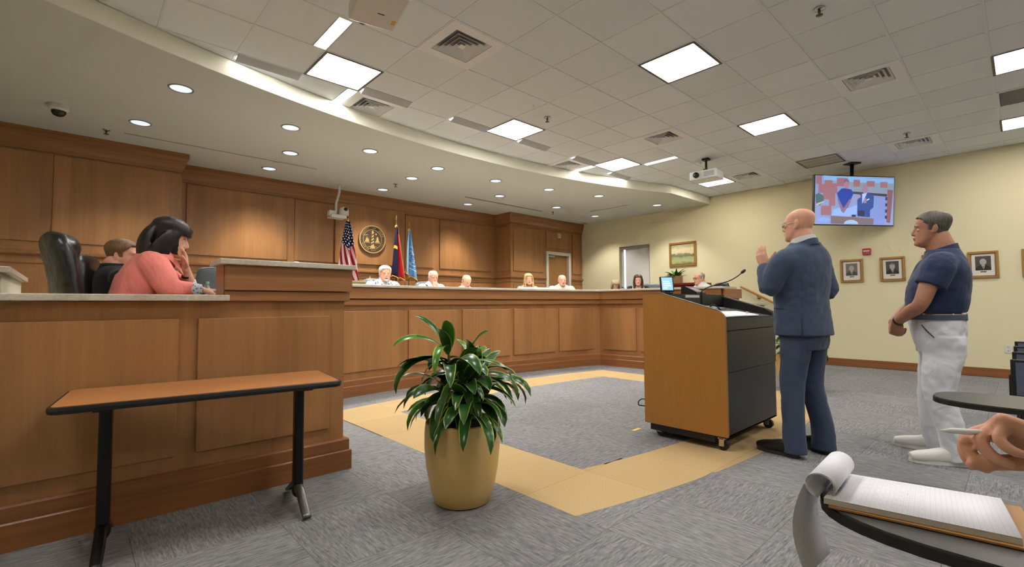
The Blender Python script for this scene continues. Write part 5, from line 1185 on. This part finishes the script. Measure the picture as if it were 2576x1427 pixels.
# ================================================================== SEATED PEOPLE
def seated(label,loc,rz,skinm,shirt,hair=None,style='short',yaw=0,pitch=0,lean=.0,drop=0,hs=1.0,arms='desk',fat=1.0,w=1.0,gl=None,brow=None,neck='plain',fem=False,beard=None):
    """local: faces +Y, z=0 platform; hip at seat height"""
    t=thing('person',label,'person',loc,rz,None)
    dz=-drop; ly=lean
    sh=Vector((0,ly*.75,1.15+dz)); hc=Vector((0,ly+.045,1.28+dz))
    H=headM(tuple(hc),yaw,pitch,0,hs)
    b=Sculpt(); b.head(H,fat,1.0 if not fem else .6)
    b.limb([tuple(sh+Vector((0,-.01,.03))),tuple(sh+Vector((0,.0,.09))),tuple(hc+Vector((0,-.035,-.09))),tuple(hc+Vector((0,-.02,-.02)))],[.07 if not fem else .055,.06 if not fem else .05,.058 if not fem else .048,.055],14,4)
    torso_loft(b,[(.50,0,.15*w,.11),(.70,ly*.25,.15*w,.115),(.90+dz*.7,ly*.55,.16*w,.115),(1.11+dz,ly*.75,.15*w,.09),(1.18+dz,ly*.8,.07,.06)])
    sw_=.195*w if not fem else .165*w
    SL,SR=Vector((-sw_,ly*.7,1.105+dz)),Vector((sw_,ly*.7,1.105+dz))
    if arms=='desk': EL,ER=Vector((-sw_-.06,ly+.18,.80)),Vector((sw_+.06,ly+.18,.80)); WL,WR=Vector((-.10,ly+.40,.80)),Vector((.10,ly+.40,.80)); hd=((.4,.9,0),(0,0,-1),(-.4,.9,0),(0,0,-1))
    elif arms=='chin': EL,ER=Vector((-sw_-.06,ly+.18,.80)),Vector((sw_-.02,ly+.26,.82)); WL,WR=Vector((-.02,ly+.38,.80)),Vector((.05,ly+.16,1.10+dz)); hd=((.7,.6,0),(0,0,-1),(-.25,-.12,.9),(-.3,-.9,.1))
    for S_,E_,W_ in ((SL,EL,WL),(SR,ER,WR)): b.limb([tuple(S_),tuple(E_),tuple(W_)],[.045,.036,.026])
    b.hand(tuple(WL),hd[0],hd[1],1,curl=(.3,.4,.3)); b.hand(tuple(WR),hd[2],hd[3],-1,curl=(.3,.45,.3) if arms=='desk' else (.5,.6,.4))
    b.finish('body',skinm,t,.0075,3); eyes(H,t,brow); lipmesh(H,t,LIP)
    for sx in (-1,1): pass
    s=Sculpt()
    torso_loft(s,[(.48,0,.185*w,.14),(.60,ly*.1,.19*w,.15),(.75,ly*.3,.185*w,.145),(.90+dz*.7,ly*.55,.195*w,.14),(1.10+dz,ly*.72,.19*w,.118),(1.165+dz,ly*.78,.145*w,.095),(1.205+dz,ly*.8,.08,.075)] if not fem else [(.48,0,.165*w,.12),(.60,ly*.1,.15*w,.115),(.75,ly*.3,.15*w,.12),(.88+dz*.7,ly*.55,.165*w,.135),(1.06+dz,ly*.72,.165*w,.105),(1.12+dz,ly*.78,.12*w,.08),(1.15+dz,ly*.8,.07,.06)],28,2.3)
    cut=.9 if neck!='sleeveless' else .0
    if cut:
        for S_,E_,W_ in ((SL,EL,WL),(SR,ER,WR)): s.limb([tuple(S_*.85+sh*.15),tuple(S_),tuple((S_+E_)/2),tuple(E_),tuple(E_.lerp(W_,.5)),tuple(E_.lerp(W_,.9))],[.062,.068,.064,.056,.05,.040],14,4)
    s.finish('shirt',shirt,t,.009,2,wrinkle(.005,1,1,9))
    # trousers
    s=Sculpt(); torso_loft(s,[(.44,-.02,.17*w,.13),(.52,-.01,.18*w,.14),(.60,0,.17*w,.13)])
    for sx in (-1,1): s.limb([(sx*.09,0,.52),(sx*.11,.25,.53),(sx*.12,.42,.51),(sx*.12,.43,.28),(sx*.12,.42,.08)],[.09,.082,.068,.058,.052],14,4)
    s.finish('trousers',DTROU,t,.012,2)
    for sx in (-1,1): shoe(t,(sx*.12,.47,0),0,BLSH,BLACK,.28)
    if neck=='collar':
        build('collar',MB().lathe([(.078,0),(.088,.004),(.078,.045),(.072,.046),(.07,.02),(.078,0)],22,(0,ly*.8,1.175+dz)),shirt,t,True)
    if hair:
        s=Sculpt()
        if style=='short': hair_shell(s,H,M_SHORT,lambda s_,z:.005+.014*max(0,min(1,(z+.02)/.08)))
        elif style=='full': hair_shell(s,H,lambda s_,z,c:z>lim_short(s_)-.006,lambda s_,z:.010+.016*max(0,min(1,(z+.03)/.08)))
        elif style=='fringe': hair_shell(s,H,M_FRINGE,lambda s_,z:.007)
        elif style=='thin': hair_shell(s,H,lambda s_,z,c: z>lim_short(s_) and not(z>.06 and s_>.1),lambda s_,z:.006)
        elif style in('long','bob'):
            hair_shell(s,H,lambda s_,z,c:(z>(.055 if s_>.75 else .03) if s_>.35 else z>-.09) ,lambda s_,z:.012+.008*max(0,min(1,z/.08)))
            L=.20 if style=='long' else .10
            sc_=hs
            for sx in (-1,1):
                s.tube([H@Vector(p) for p in ((sx*.045,.055,.085),(sx*.074,.042,.045),(sx*.086,.030,-.01),(sx*.088,.022,-.07),(sx*.082,.030,-.12),(sx*.078,.040,-.12-L*.45),(sx*.075,.040,-.12-L))],[(.016,.020),(.018,.026),(.018,.034),(.020,.040),(.022,.042),(.026,.04),(.012,.02)],12,4,ref=(1,0,0))
            s.tube([H@Vector(p) for p in ((0,-.085,.06),(0,-.10,.0),(0,-.098,-.07),(0,-.085,-.13),(0,-.08,-.12-L*.8))],[(.05,.02),(.075,.028),(.085,.03),(.085,.03),(.06,.015)],18,4,ref=(1,0,0))
        s.finish('hair',hair,t,.006,3)
    if beard: s=Sculpt(); s.ell(H@Vector((0,.088,-.098)),(.028*hs,.018*hs,.022*hs)); s.ell(H@Vector((0,.098,-.052)),(.026*hs,.008*hs,.006*hs)); s.finish('beard',beard,t,.005,2)
    if gl: glasses(H,t,gl)
    return t
def face(x,y,tx=3.6,ty=1.0): return math.degrees(math.atan2(ty-y,tx-x))-90
DK='office chairs behind the dais'
def member(label,x,y,skinm,shirt,clab,chm=LEATH,ctop=1.22,face_to=(3.6,1.0),chair_off=None,**k):
    a=face(x,y,*face_to); r=R_(a)
    seated(label,(x,y,PZ),r,skinm,shirt,**k)
    if clab:
        dx,dy=chair_off or (0,-.05)
        exec_chair(clab,(x+dx*math.cos(r)-dy*math.sin(r),y+dx*math.sin(r)+dy*math.cos(r),PZ),R_(a+(k.get('cyaw',0))),chm,DK,ctop)
member('white-haired man in a blue floral shirt below the United States flag',3.56,6.86,SK4,FLORAL,'grey leather chair behind the white-haired man in the floral shirt',LEATG,1.24,(3.8,2.5),(-.12,-.12),hair=HWHITE,style='short',yaw=-18,hs=1.06,w=1.15,fat=1.15,neck='collar',beard=HWHITE,lean=.05)
member('white-haired man resting his chin on his hand at the dais',4.50,6.88,SK4,WSHIRT,'grey leather chair behind the man resting his chin on his hand',LEATG,1.22,(4.4,1.5),(-.15,-.1),hair=HWHITE,style='thin',yaw=-12,pitch=8,hs=1.0,arms='chin',fat=1.1,neck='collar',drop=.02)
member('balding grey-haired man bent low over the dais papers',5.10,6.80,SK3,WSHIRT,None,face_to=(4.6,1.5),hair=HLGREY,style='fringe',yaw=-4,pitch=22,drop=.075,lean=.08,hs=.98)
member('blonde woman leaning her head at the dais',6.55,6.62,SK3,DARKS,'grey leather chair behind the blonde woman',LEATG,1.20,(3.8,1.2),(-.14,-.1),hair=HBLOND,style='long',yaw=-2,pitch=-4,hs=.95,fem=True,neck='sleeveless',drop=.0)
member('bald man with a moustache in a cream shirt below the brown door',7.42,6.50,SK4,CREAMS,None,face_to=(4.0,1.2),hair=HLGREY,style='fringe',yaw=0,hs=1.02,fat=1.12,neck='collar',beard=HLGREY,w=1.1)
member('person with ash-blonde hair bent behind a laptop below the window',8.42,5.88,SK3,DARKS,None,face_to=(4.0,1.5),hair=HASH,style='bob',yaw=0,pitch=24,drop=.10,hs=.95,fem=True)
member('woman with long dark brown hair seated in front of the window',8.42,5.32,SK3,DARKS,'black leather chair beside the dark-haired woman',LEATG,1.22,(3.2,1.6),(-.30,-.12),hair=HDBROWN,style='long',yaw=-2,pitch=0,hs=.95,fem=True,drop=.015)
member('grey-haired man in glasses facing left at the end of the dais wing',8.44,4.00,SK4,WSHIRT,'black leather chair behind the grey-haired man in glasses',LEATH,1.15,(6.6,5.4),(.1,-.12),hair=HLGREY,style='thin',yaw=8,drop=.035,hs=.97,gl=BLACK,fat=1.1,neck='collar')
# red and navy parts of the floral shirt are a second garment over the shoulders
# dais desk things: laptops, papers, boxes
def laptop(label,x,y,z,rz,m=BLACK,open_=70):
    t=thing('laptop',label,'laptop',(x,y,z),rz,'laptops on the dais'); build('keyboard_base',MB().box(-.16,.16,-.11,.11,0,.016,.004),m,t)
    M=Matrix.Translation((0,-.11,.016))@Matrix.Rotation(R_(90-open_),4,'X'); build('laptop_lid',MB().box(-.16,.16,-.004,.004,0,.21,.003,M),m,t); return t
WS=1.121
laptop('black laptop lid in front of the bald man in the cream shirt',7.05,6.02,WS+.13,R_(face(7.0,6.05,4,1.2)),BLACK,48); laptop('grey laptop in front of the bent ash-blonde person',8.02,5.72,WS+.13,R_(face(8.0,5.6,4,1.5)),SGREY,62)
laptop('dark laptop lid beside the balding man bent low',5.22,6.33,WS+.10,R_(0),BLACK,50); laptop('black laptop near the corner of the dais beside the cream-shirted man',7.75,6.1,WS+.14,R_(40),BLACK,45)
for o in [o for o in COL.objects if o.name.startswith('laptop') and o.parent is None]:
    # each laptop stands on a low riser on the work surface
    z=o.location.z; build('riser',MB().box(-.15,.15,-.1,.1,-(z-WS),-.001),BLACK,o)
CT=1.425
for x,y,a,l in ((6.02,6.02,5,'white sheets of paper lying on the countertop left of the blonde woman'),(6.22,5.98,-8,'white papers on the countertop directly in front of the blonde woman')):
    t=thing('papers',l,'papers',(x,y,CT),R_(a),'papers on the dais countertop')
    for k in range(3): build('sheet',MB().box(-.14+.01*k,.14-.008*k,-.10,.10,.001+.011*k,.011+.011*k),WHITE,t)
t=thing('document_box','small olive document box at the left end of the dais beside the chair','box',(2.90,6.34,WS)); OLV=mat('olive_box',(120,112,76),.7)
build('box_body',MB().box(-.1,.1,-.08,.08,0,.35,.006),OLV,t); build('box_lid',MB().box(-.105,.105,-.085,.085,.35,.375,.006),mat('olive_lid',(146,138,104),.7),t)
def deskmic(label,x,y,z,a):
    t=thing('desk_microphone',label,'microphone',(x,y,z),R_(a),'small desk microphones on the dais'); build('mic_base',MB().lathe([(0,0),(.05,0),(.045,.02),(.02,.028),(0,.028)],20),BLACK,t,True,angle=40); build('gooseneck',MB().tube([(0,0,.02),(0,.0,.2),(0,.05,.3),(0,.13,.345)],.005,8,4),BLACKM,t,True); build('mic_head',MB().tube([(0,.13,.345),(0,.155,.355),(0,.175,.36)],[.008,.011,.007],10,2),BLACK,t,True)
deskmic('thin desk microphone left of the man resting his chin',4.22,6.45,WS,0); deskmic('thin desk microphone left of the woman with dark hair',8.0,5.25,WS,60)
# ================================================================== CLERK AREA
# big leather chair at far left
exec_chair('large black leather chair at far left behind the front desk',(.235,3.97,PZ),R_(-80),LEATH,'chairs behind the front desk',1.235,.23,True)
exec_chair('black chair back behind the man in the dark suit',(.36,4.54,PZ),R_(-105),LEATH,'chairs behind the front desk',1.08,.24)
exec_chair('grey leather chair beyond the water bottle',(.98,4.78,PZ),R_(165),LEATG,'chairs behind the front desk',1.09,.26)
# man in dark suit (seated, facing right)
seated('man in a dark suit with short brown hair behind the woman in pink',(.19,4.50,PZ),R_(-80),SK4,SUITD,hair=HBROWN,style='short',yaw=-34,pitch=0,hs=.98,lean=.03,drop=.115,fat=1.1,neck='collar',brow=HBROWN)
# woman in pink leaning on the counter, facing right (+X)
t=thing('person','dark-haired woman in a pink blouse leaning on the low counter','person',(.20,3.86,PZ),R_(-90))   # local +Y = world +X, local +X = world -Y (toward the camera)
H=headM((.03,.262,1.245),-8,14,0,.98)
b=Sculpt(); b.head(H,1.0,.6,lips=True)
b.limb([(.01,.18,1.10),(.02,.21,1.15),(.03,.245,1.19)],[.06,.052,.048],14,4)
torso_loft(b,[(.50,.05,.14,.11),(.70,.07,.13,.11),(.88,.11,.14,.11),(1.02,.15,.13,.10),(1.12,.19,.07,.06)])
SRr,ERr,WRr=Vector((.175,.17,1.045)),Vector((.25,.245,.905)),Vector((.24,.415,.893)); SLl,ELl,WLl=Vector((-.13,.20,1.04)),Vector((-.03,.385,.905)),Vector((.03,.352,1.045))
b.limb([tuple(SRr),tuple(ERr),tuple(WRr)],[.045,.036,.026]); b.limb([tuple(SLl),tuple(ELl),tuple(WLl)],[.045,.034,.026])
b.hand(tuple(WRr),(-.02,1,-.05),(0,0,-1),-1,curl=(.35,.35,.2)); b.hand(tuple(WLl),(.05,-.12,1),(.15,-.9,-.1),1,curl=(.25,.3,.2),spread=.02)
b.finish('body',SK3,t,.006,4); eyes(H,t,HBLACK,closed=False); lipmesh(H,t,LIP)
s=Sculpt()
torso_loft(s,[(.46,.05,.19,.15),(.60,.06,.18,.15),(.74,.08,.18,.155),(.88,.115,.19,.155),(.99,.14,.195,.148),(1.09,.175,.165,.118),(1.15,.20,.11,.085),(1.175,.21,.08,.065)],30,2.2)
s.limb([(.12,.15,1.07),tuple(SRr),tuple(SRr.lerp(ERr,.5)),tuple(ERr),tuple(ERr.lerp(WRr,.55))],[.075,.084,.078,.068,.052],16,5)
s.limb([(-.1,.17,1.06),tuple(SLl),tuple(SLl.lerp(ELl,.5)),tuple(ELl-Vector((0,.03,-.01)))],[.07,.072,.066,.056],16,5)
s.finish('blouse',PINK,t,.007,2,wrinkle(.010,.8,2,8))
build('blouse_collar',MB().add([(-.02,.24,1.15),(.07,.18,1.17),(.15,.26,1.08),(.11,.33,1.0),(.03,.31,1.09),(.05,.23,1.15)],[(0,1,5),(1,2,5),(2,3,5),(3,4,5),(4,0,5)]),PINK,t)
for a,b_,r0,r1 in ((ERr.lerp(WRr,.5),WRr-Vector((0,.01,0)),.047,.042),(ELl-Vector((0,.0,.0)),ELl.lerp(WLl,.42),.05,.046)): build('patterned_cuff',MB().tube([tuple(a),tuple(a.lerp(b_,.5)),tuple(b_)],[r0,r0*.98,r1],18,3),PATT,t,True)
build('bracelet',MB().tube([tuple(ELl.lerp(WLl,.62)),tuple(ELl.lerp(WLl,.70))],[.034,.033],16),BLACK,t,True)
s=Sculpt()
hair_shell(s,H,lambda s_,z,c:(z>.03 if s_>.45 else z>-.10),lambda s_,z:.016+.014*max(0,min(1,z/.08)))
for sx in (-1,1): s.tube([H@Vector(p) for p in ((sx*.03,.06,.098),(sx*.070,.035,.060),(sx*.088,.005,.0),(sx*.092,-.02,-.07),(sx*.090,-.03,-.13),(sx*.085,-.03,-.18))],[(.018,.022),(.018,.034),(.02,.046),(.022,.055),(.022,.055),(.014,.04)],14,4,ref=(1,0,0))
s.tube([H@Vector(p) for p in ((0,-.085,.07),(0,-.112,.0),(0,-.118,-.07),(0,-.105,-.14),(0,-.09,-.19))],[(.06,.03),(.085,.04),(.098,.045),(.098,.042),(.085,.02)],20,4,ref=(1,0,0))
s.tube([H@Vector(p) for p in ((-.055,.062,.082),(0,.096,.075),(.055,.062,.082))],[.016,.02,.016],12,4)
s.finish('hair',HBLACK,t,.006,3)
s=Sculpt(); torso_loft(s,[(.44,-.05,.17,.14),(.52,-.04,.19,.15),(.60,-.04,.18,.15)])
for sx in (-1,1): s.limb([(sx*.09,-.03,.52),(sx*.11,.2,.53),(sx*.12,.36,.51),(sx*.12,.36,.28),(sx*.12,.35,.08)],[.09,.08,.066,.056,.05],14,4)
s.finish('trousers',DTROU,t,.012,2)
for sx in (-1,1): shoe(t,(sx*.12,.40,0),0,BLSH,BLACK,.26)
# laptop, bottle and microphone on the clerk desk
t=thing('laptop','dark laptop under the hand of the woman in pink','laptop',(.80,3.74,1.08),R_(-90)); t.location=(.66,3.82,1.121); build('keyboard_base',MB().box(-.16,.16,-.11,.11,0,.016,.004),BLACK,t); build('laptop_lid',MB().box(-.16,.16,.105,.112,.012,.16,.002),BLACK,t)
t=thing('water_bottle','clear plastic water bottle with a green cap beside the woman in pink','bottle',(.705,4.0,1.121))
BOT=mat('bottle_plastic',(206,226,238),.08,trans=.75); build('bottle_body',MB().lathe([(0,0),(.03,0),(.033,.01),(.033,.06),(.030,.07),(.033,.08),(.033,.13),(.028,.155),(.013,.185),(.013,.195)],24),BOT,t,True); build('bottle_cap',MB().lathe([(0,.21),(.015,.21),(.015,.19),(0,.19)],18),mat('cap_green',(120,190,150),.5),t,True,angle=40); build('bottle_label',MB().lathe([(.0338,.07),(.0338,.12)],24),mat('label_pale',(196,222,238),.6),t,True)
t=thing('desk_microphone','thin angled microphone beside the raised end of the front desk','microphone',(.80,4.1,1.121)); build('mic_base',MB().lathe([(0,0),(.05,0),(.045,.02),(0,.03)],20),BLACK,t,True,angle=40); build('gooseneck',MB().tube([(0,0,.02),(.03,.0,.14),(.06,0,.25),(.03,0,.32)],.005,8,4),BLACKM,t,True); build('mic_head',MB().tube([(.03,0,.32),(.0,0,.345),(-.03,0,.37)],[.009,.011,.009],10,2),BLACK,t,True)
t=thing('nameplate','small blue folder beside the raised end of the front desk','folder',(.80,3.96,1.121),R_(10)); build('folder_cover',MB().box(-.05,.05,-.004,.004,0,.16,.001,Matrix.Rotation(R_(-12),4,'X')),mat('folder_blue',(96,128,190),.5),t); build('folder_pages',MB().box(-.045,.045,.004,.012,.0,.15,0,Matrix.Rotation(R_(-12),4,'X')),WHITE,t)
# ================================================================== FOREGROUND: TABLET CHAIRS, CLIPBOARD, HAND
TABM=mat('tablet_charcoal',(66,64,62),.42); TABE=mat('tablet_edge_black',(20,20,21),.5); SEATF=cloth('blue_grey_upholstery',(92,98,118),.9)
def tablet_chair(label,x,y,z=.69,seat=True):
    """audience chair facing +Y; the tablet reaches into view; (x,y) = tablet centre"""
    t=thing('tablet_chair',label,'chair',(x,y,0),0,'audience chairs with writing tablets')
    P=[]
    for k in range(33):
        a=2*math.pi*k/32; c,s=math.cos(a),math.sin(a); P.append((.205*math.copysign(abs(c)**.85,c),.30*math.copysign(abs(s)**.75,s)))
    P=P[:-1]
    build('tablet_top',MB().prism([(p[0]*.985,p[1]*.985) for p in P],2,z-.006,z),TABM,t); build('tablet_edge',MB().prism(P,2,z-.026,z-.0055),TABE,t)
    build('tablet_bracket',MB().box(-.03,.25,-.34,-.12,z-.05,z-.027,.006),BLACK,t)
    build('arm_post',MB().box(.19,.25,-.36,-.30,.43,z-.03,.006),BLACK,t)
    build('side_panel',MB().box(.20,.235,-.75,-.30,.20,.60,.008),BLACK,t)
    for yy in (-.72,-.33):
        for xx in (.22,.74): build('leg',MB().cyl((xx,yy,0),(xx,yy,.42),.014,10),BLACKM,t,True)
    build('seat',MB().box(.24,.72,-.78,-.30,.41,.48,.025),SEATF,t); build('backrest',MB().box(.25,.71,-.84,-.79,.50,.92,.02,Matrix.Rotation(0,4,'X')),SEATF,t)
    return t
tablet_chair('nearest tablet-arm chair holding the clipboard in the foreground',1.40,.06,.69)
tablet_chair('tablet-arm chair with a dark oval tablet beside the man in white shoes',3.19,.03,.69)
# row of stacked audience chairs further right along the wall side
for k in range(4):
    x=5.2+k*.75
    t=thing('audience_chair',['first','second','third','fourth'][k]+' dark framed audience chair at the right edge counted from the tablet chairs','chair',(x,-.015,0),0,'framed audience chairs at the right edge')
    build('back_frame',MB().tube([(-.22,-.36,.40),(-.22,-.42,.86),(.22,-.42,.86),(.22,-.36,.40)],.014,10),BLACKM,t,True); build('back_pad',MB().box(-.20,.20,-.405,-.38,.50,.82,.01),SEATF,t)
    build('seat',MB().box(-.22,.22,-.36,.10,.42,.47,.015),SEATF,t)
    for sx in (-1,1): 
        for yy in (-.34,.07): build('leg',MB().cyl((sx*.22,yy,0),(sx*.22,yy,.42),.012,10),BLACKM,t,True)
    build('arm',MB().tube([(-.24,-.38,.66),(-.24,.0,.66),(-.24,.10,.62),(-.24,.10,.42)],.013,8),BLACK,t,True)
    build('folded_tablet',MB().box(-.285,-.262,-.20,.10,.47,.74,.008),TABE,t); build('tablet_face',MB().box(-.2885,-.285,-.18,.075,.49,.72,.001),SEATF,t)
# clipboard with legal pad and folded-over pages
cb=thing('clipboard','brown clipboard with a white note pad and curled pages on the near tablet','clipboard',(1.385,.19,.692),R_(0))
def quad(pts,z0,z1): return MB().prism(pts,2,z0,z1)
# corners measured on the tablet: far-left, far-right, near-right, near-left
A,B_,C_,D_=(1.475,.335),(1.535,.05),(1.305,.012),(1.262,.322)
o=Vector((1.385,.19)); loc=lambda p:(p[0]-o.x,p[1]-o.y)
board=[loc(p) for p in ((1.483,.325),(1.552,.022),(1.30,-.012),(1.252,.315))]
build('board',quad(board,0,.004),mat('masonite_brown',(164,118,62),.55),cb)
pad=[loc(p) for p in ((1.478,.335),(1.540,.052),(1.308,.018),(1.258,.325))]
build('pad',quad(pad,.0045,.016),mat('pad_pages',(196,192,190),.8),cb)
def ruled():
    m=mat('ruled_paper',(226,226,234),.8,spec=.15); n=NT(m); tc=n.add('ShaderNodeTexCoord'); sp=n.add('ShaderNodeSeparateXYZ'); n.link(tc.outputs['UV'],sp.inputs[0])
    f=n.math('FRACT',n.math('MULTIPLY',sp.outputs[1],34.)); line=n.math('LESS_THAN',f,.10)
    nz=n.noise(n.mapping((40,8,1),coord='UV'),1.,3,.7); wr=n.math('MULTIPLY',n.math('GREATER_THAN',nz,.58),n.math('LESS_THAN',n.math('ABSOLUTE',n.math('SUBTRACT',f,.55)),.24)); half=n.math('GREATER_THAN',sp.outputs[1],.45)
    c=n.mix(line,hexc(230,230,238),hexc(214,217,229)); n.link(n.mix(n.math('MULTIPLY',n.math('MULTIPLY',wr,half),.22),c,hexc(120,122,140)),n.b.inputs['Base Color']); return m
PAPER=ruled()
def uvquad(name,rows,parent,m):
    """rows: list of (left,right) 3D points from the near end to the far end"""
    vs=[];uv=[]
    for k,(a,b) in enumerate(rows): vs+=[a,b]; uv+=[(0,k/(len(rows)-1)),(1,k/(len(rows)-1))]
    fs=[(2*k,2*k+1,2*k+3,2*k+2) for k in range(len(rows)-1)]
    me=bpy.data.meshes.new(name); me.from_pydata([tuple(v) for v in vs],[],fs); me.materials.append(m); ul=me.uv_layers.new(name='UVMap')
    for lp in me.loops: ul.data[lp.index].uv=uv[lp.vertex_index]
    me.polygons.foreach_set('use_smooth',[True]*len(fs)); me.update(); ob=link(name,me,parent); sd=ob.modifiers.new('s','SOLIDIFY'); sd.thickness=.0006; return ob
p3=lambda p,z:Vector((p[0],p[1],z))
near_r,near_l,far_l,far_r=p3(pad[2],.0168),p3(pad[1],.0168),p3(pad[0],.0168),p3(pad[3],.0168)
uvquad('top_sheet',[(near_l.lerp(far_l,k/6),near_r.lerp(far_r,k/6)) for k in range(7)],cb,PAPER)
# curled-over pages at the clip end
ax=(far_l-far_r); out=Vector((-ax.y,ax.x,0)).normalized()
if out.dot(far_l-near_l)<0: out=-out
def curl(name,r,a0,a1,n):
    rows=[]; cl=far_l+out*.006+Vector((0,0,.017)); cr_=far_r+out*.006+Vector((0,0,.017))
    for k in range(n+1):
        a=R_(a0+(a1-a0)*k/n); d=out*(r*math.cos(a)*1.05)+Vector((0,0,1))*(r*math.sin(a)+.008); rows.append((cl+d,cr_+d))
    uvquad(name,rows,cb,PAPER)
curl('curled_pages',.0285,-80,212,22); curl('curled_pages',.027,-75,208,20); curl('curled_pages',.0255,-70,204,18)
# pages folded underneath and one hanging sheet
lo=[(far_l+out*.012+Vector((0,0,.012)),far_r+out*.012+Vector((0,0,.012)))]
for d,z in ((.026,-.002),(.022,-.012),(.0,-.016),(-.07,-.0165),(-.15,-.017)): lo.append((far_l+out*d+Vector((0,0,z)),far_r+out*d+Vector((0,0,z))))
for r in lo: r[0].z=max(r[0].z,-.0005) if (r is lo[4] or r is lo[5]) else r[0].z; 
hs_=[(far_l.lerp(far_r,.25)+out*(.03+.018*math.sin(k*.5))+Vector((0,0,.02-.03*k)),far_r+out*(.04+.025*math.sin(k*.45))+Vector((0,0,.02-.03*k))) for k in range(8)]
uvquad('hanging_sheet',hs_,cb,PAPER)
build('clip',MB().tube([far_l.lerp(far_r,.3)-out*.004+Vector((0,0,.003)),far_l.lerp(far_r,.7)-out*.004+Vector((0,0,.003))],[(.008,.004)]*2,10),ALU,cb,True)
# writer's hand with a pen
t=thing('person','hand and forearm of a writer holding a pen at the right edge','person',(.985,.026,.965))
b=Sculpt(); w=Vector((.03,-.075,-.035))
b.limb([(.10,-.42,-.13),(.07,-.25,-.095),tuple(w)],[.046,.042,.030],16,5)
b.hand(tuple(w),(-.12,1,.42),(-.55,.25,-.78),-1,curls=((.75,1.0,.55),(.95,1.15,.6),(1.15,1.25,.7),(1.25,1.3,.7)),spread=-.12,size=1.06,thc=.55,tdir=(-.55,.75,-.1))
b.finish('body',SK5,t,.0035,4)
t=thing('pen','white pen held between the fingers of the writing hand','pen',(.985,.026,.93)); 
build('pen_barrel',MB().tube([(.04,-.16,.04),(-.0,.005,.03)],[.0048,.0048],12),WPLAS,t,True); build('pen_tip',MB().tube([(-.0,.005,.03),(-.012,.055,.027),(-.015,.068,.026)],[.0048,.0042,.001],12),WHITE,t,True)
